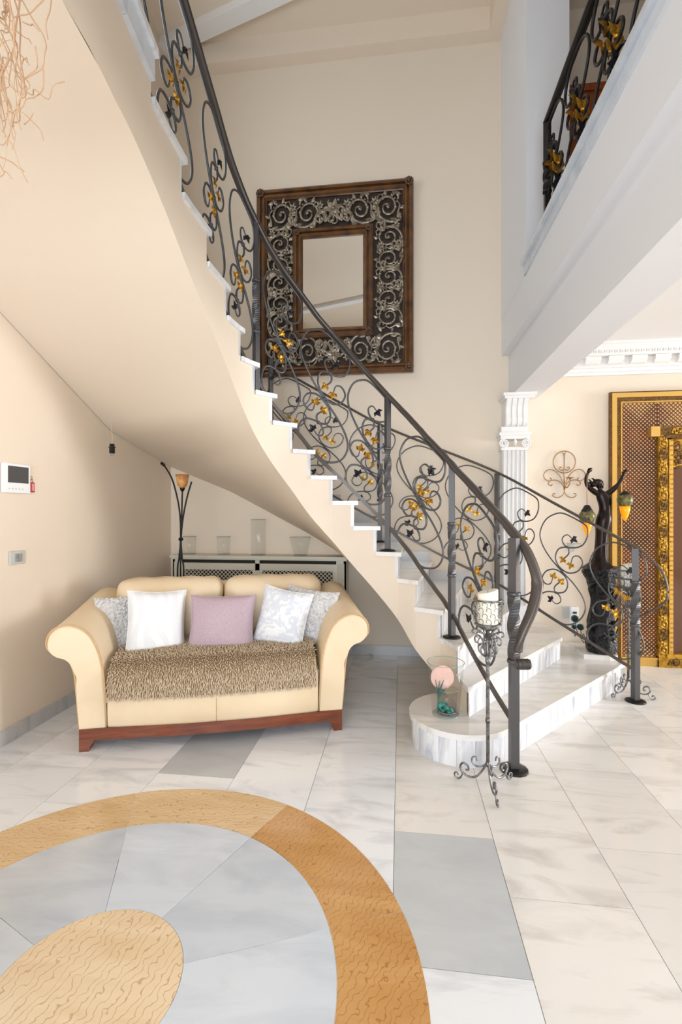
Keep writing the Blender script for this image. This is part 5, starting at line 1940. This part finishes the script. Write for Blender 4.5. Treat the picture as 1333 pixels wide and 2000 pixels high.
# ------------------------------------------------------------------ twisted willow twigs at the left edge
tp = W(-1.12, .98)
tp.x = max(tp.x, XL + .3)
twg = thing('willow_arrangement', 'tall arrangement of dry twisted willow twigs drooping at the upper left', 'dried branches', (tp.x, tp.y, 0))
part('pot', MB().lathe([(.10, 0), (.15, .1), (.17, .3), (.13, .5), (.085, .58), (.095, .62), (.08, .62), (.07, .56), (.001, .5)], (tp.x, tp.y, 0), 24), M['pot'], twg)
rg = random.Random(21)


def twigpt(u, v, d):
    return W((u - 666.5) / 930 * d, d, H_EYE - (v - 1000) / 930 * d)


def wig(a, b, n, amp):
    out_ = []
    for i in range(n + 1):
        p = a.lerp(b, i / n)
        if 0 < i < n:
            p = p + Vector((rg.uniform(-1, 1), rg.uniform(-1, 1), rg.uniform(-1, 1))) * amp
        out_.append(p)
    return out_


stems = []
for i in range(9):
    d = rg.uniform(.92, 1.06)
    tpu, tpv = rg.uniform(-45, 40), rg.uniform(-190, -60)
    t1 = twigpt(tpu, tpv, d)
    base = Vector((tp.x + rg.uniform(-.03, .03), tp.y + rg.uniform(-.03, .03), .5))
    mid = base.lerp(t1, .55) + Vector((-.10, 0, .05))
    c = [base, mid, t1]
    end = twigpt(rg.uniform(-12, 55), rg.uniform(120, 285), d + rg.uniform(-.03, .03))
    dr = wig(t1, end, 7, .016)
    c += dr[1:]
    part('branch', MB().tube([Vector(p) for p in crom(c, 5)], [lerp(.0030, .0010, j / (len(c) * 5 - 5)) for j in range(len(c) * 5 - 4)], 5), M['twig'], twg)
    stems.append(dr)
named = [[(5, -10), (22, 20), (10, 55), (3, 62), (18, 100), (24, 130), (28, 178)], [(45, 0), (66, 40), (84, 66), (92, 90), (92, 112), (82, 132), (66, 155), (45, 160)],
         [(97, -5), (98, 22), (95, 55), (88, 70)], [(90, 5), (75, 15), (55, 24), (32, 28), (28, 45), (20, 65)], [(40, 170), (58, 180), (72, 180), (92, 191), (108, 172), (125, 158)],
         [(85, 130), (78, 165), (68, 190), (52, 195), (40, 210), (15, 225)], [(38, 205), (42, 238), (30, 245), (20, 240)], [(42, 238), (52, 226), (62, 217)], [(30, 215), (30, 255), (8, 278), (-5, 279)],
         [(76, 100), (72, 130), (60, 155), (45, 163), (40, 172)], [(48, 118), (45, 145), (38, 165), (32, 215)], [(12, 120), (5, 160), (4, 200), (10, 240), (8, 262)], [(-8, 300), (18, 312), (32, 325)],
         [(40, 330), (54, 341)], [(-5, 318), (4, 335), (0, 352)], [(4, 330), (14, 338), (22, 348)], [(20, 70), (35, 95), (40, 105), (60, 130)], [(42, 40), (55, 42), (70, 55), (84, 70)]]
for pts in named:
    d = rg.uniform(.95, 1.03)
    c = [Vector(p) for p in crom([twigpt(u, v, d) + Vector((0, rg.uniform(-.01, .01), 0)) for u, v in pts], 4)]
    n_ = len(c)
    part('twig', MB().tube(c, [lerp(.0014, .0009, j / max(1, n_ - 1)) for j in range(n_)], 5), M['twig'], twg)
for i in range(46):
    st_ = rg.choice(stems)
    a = rg.choice(st_[1:])
    e = a + Vector((rg.uniform(-.05, .06), rg.uniform(-.03, .03), rg.uniform(-.12, .03)))
    part('twig', MB().tube([Vector(p) for p in crom(wig(a, e, 3, .008), 3)], .0009, 4), M['twig'], twg)
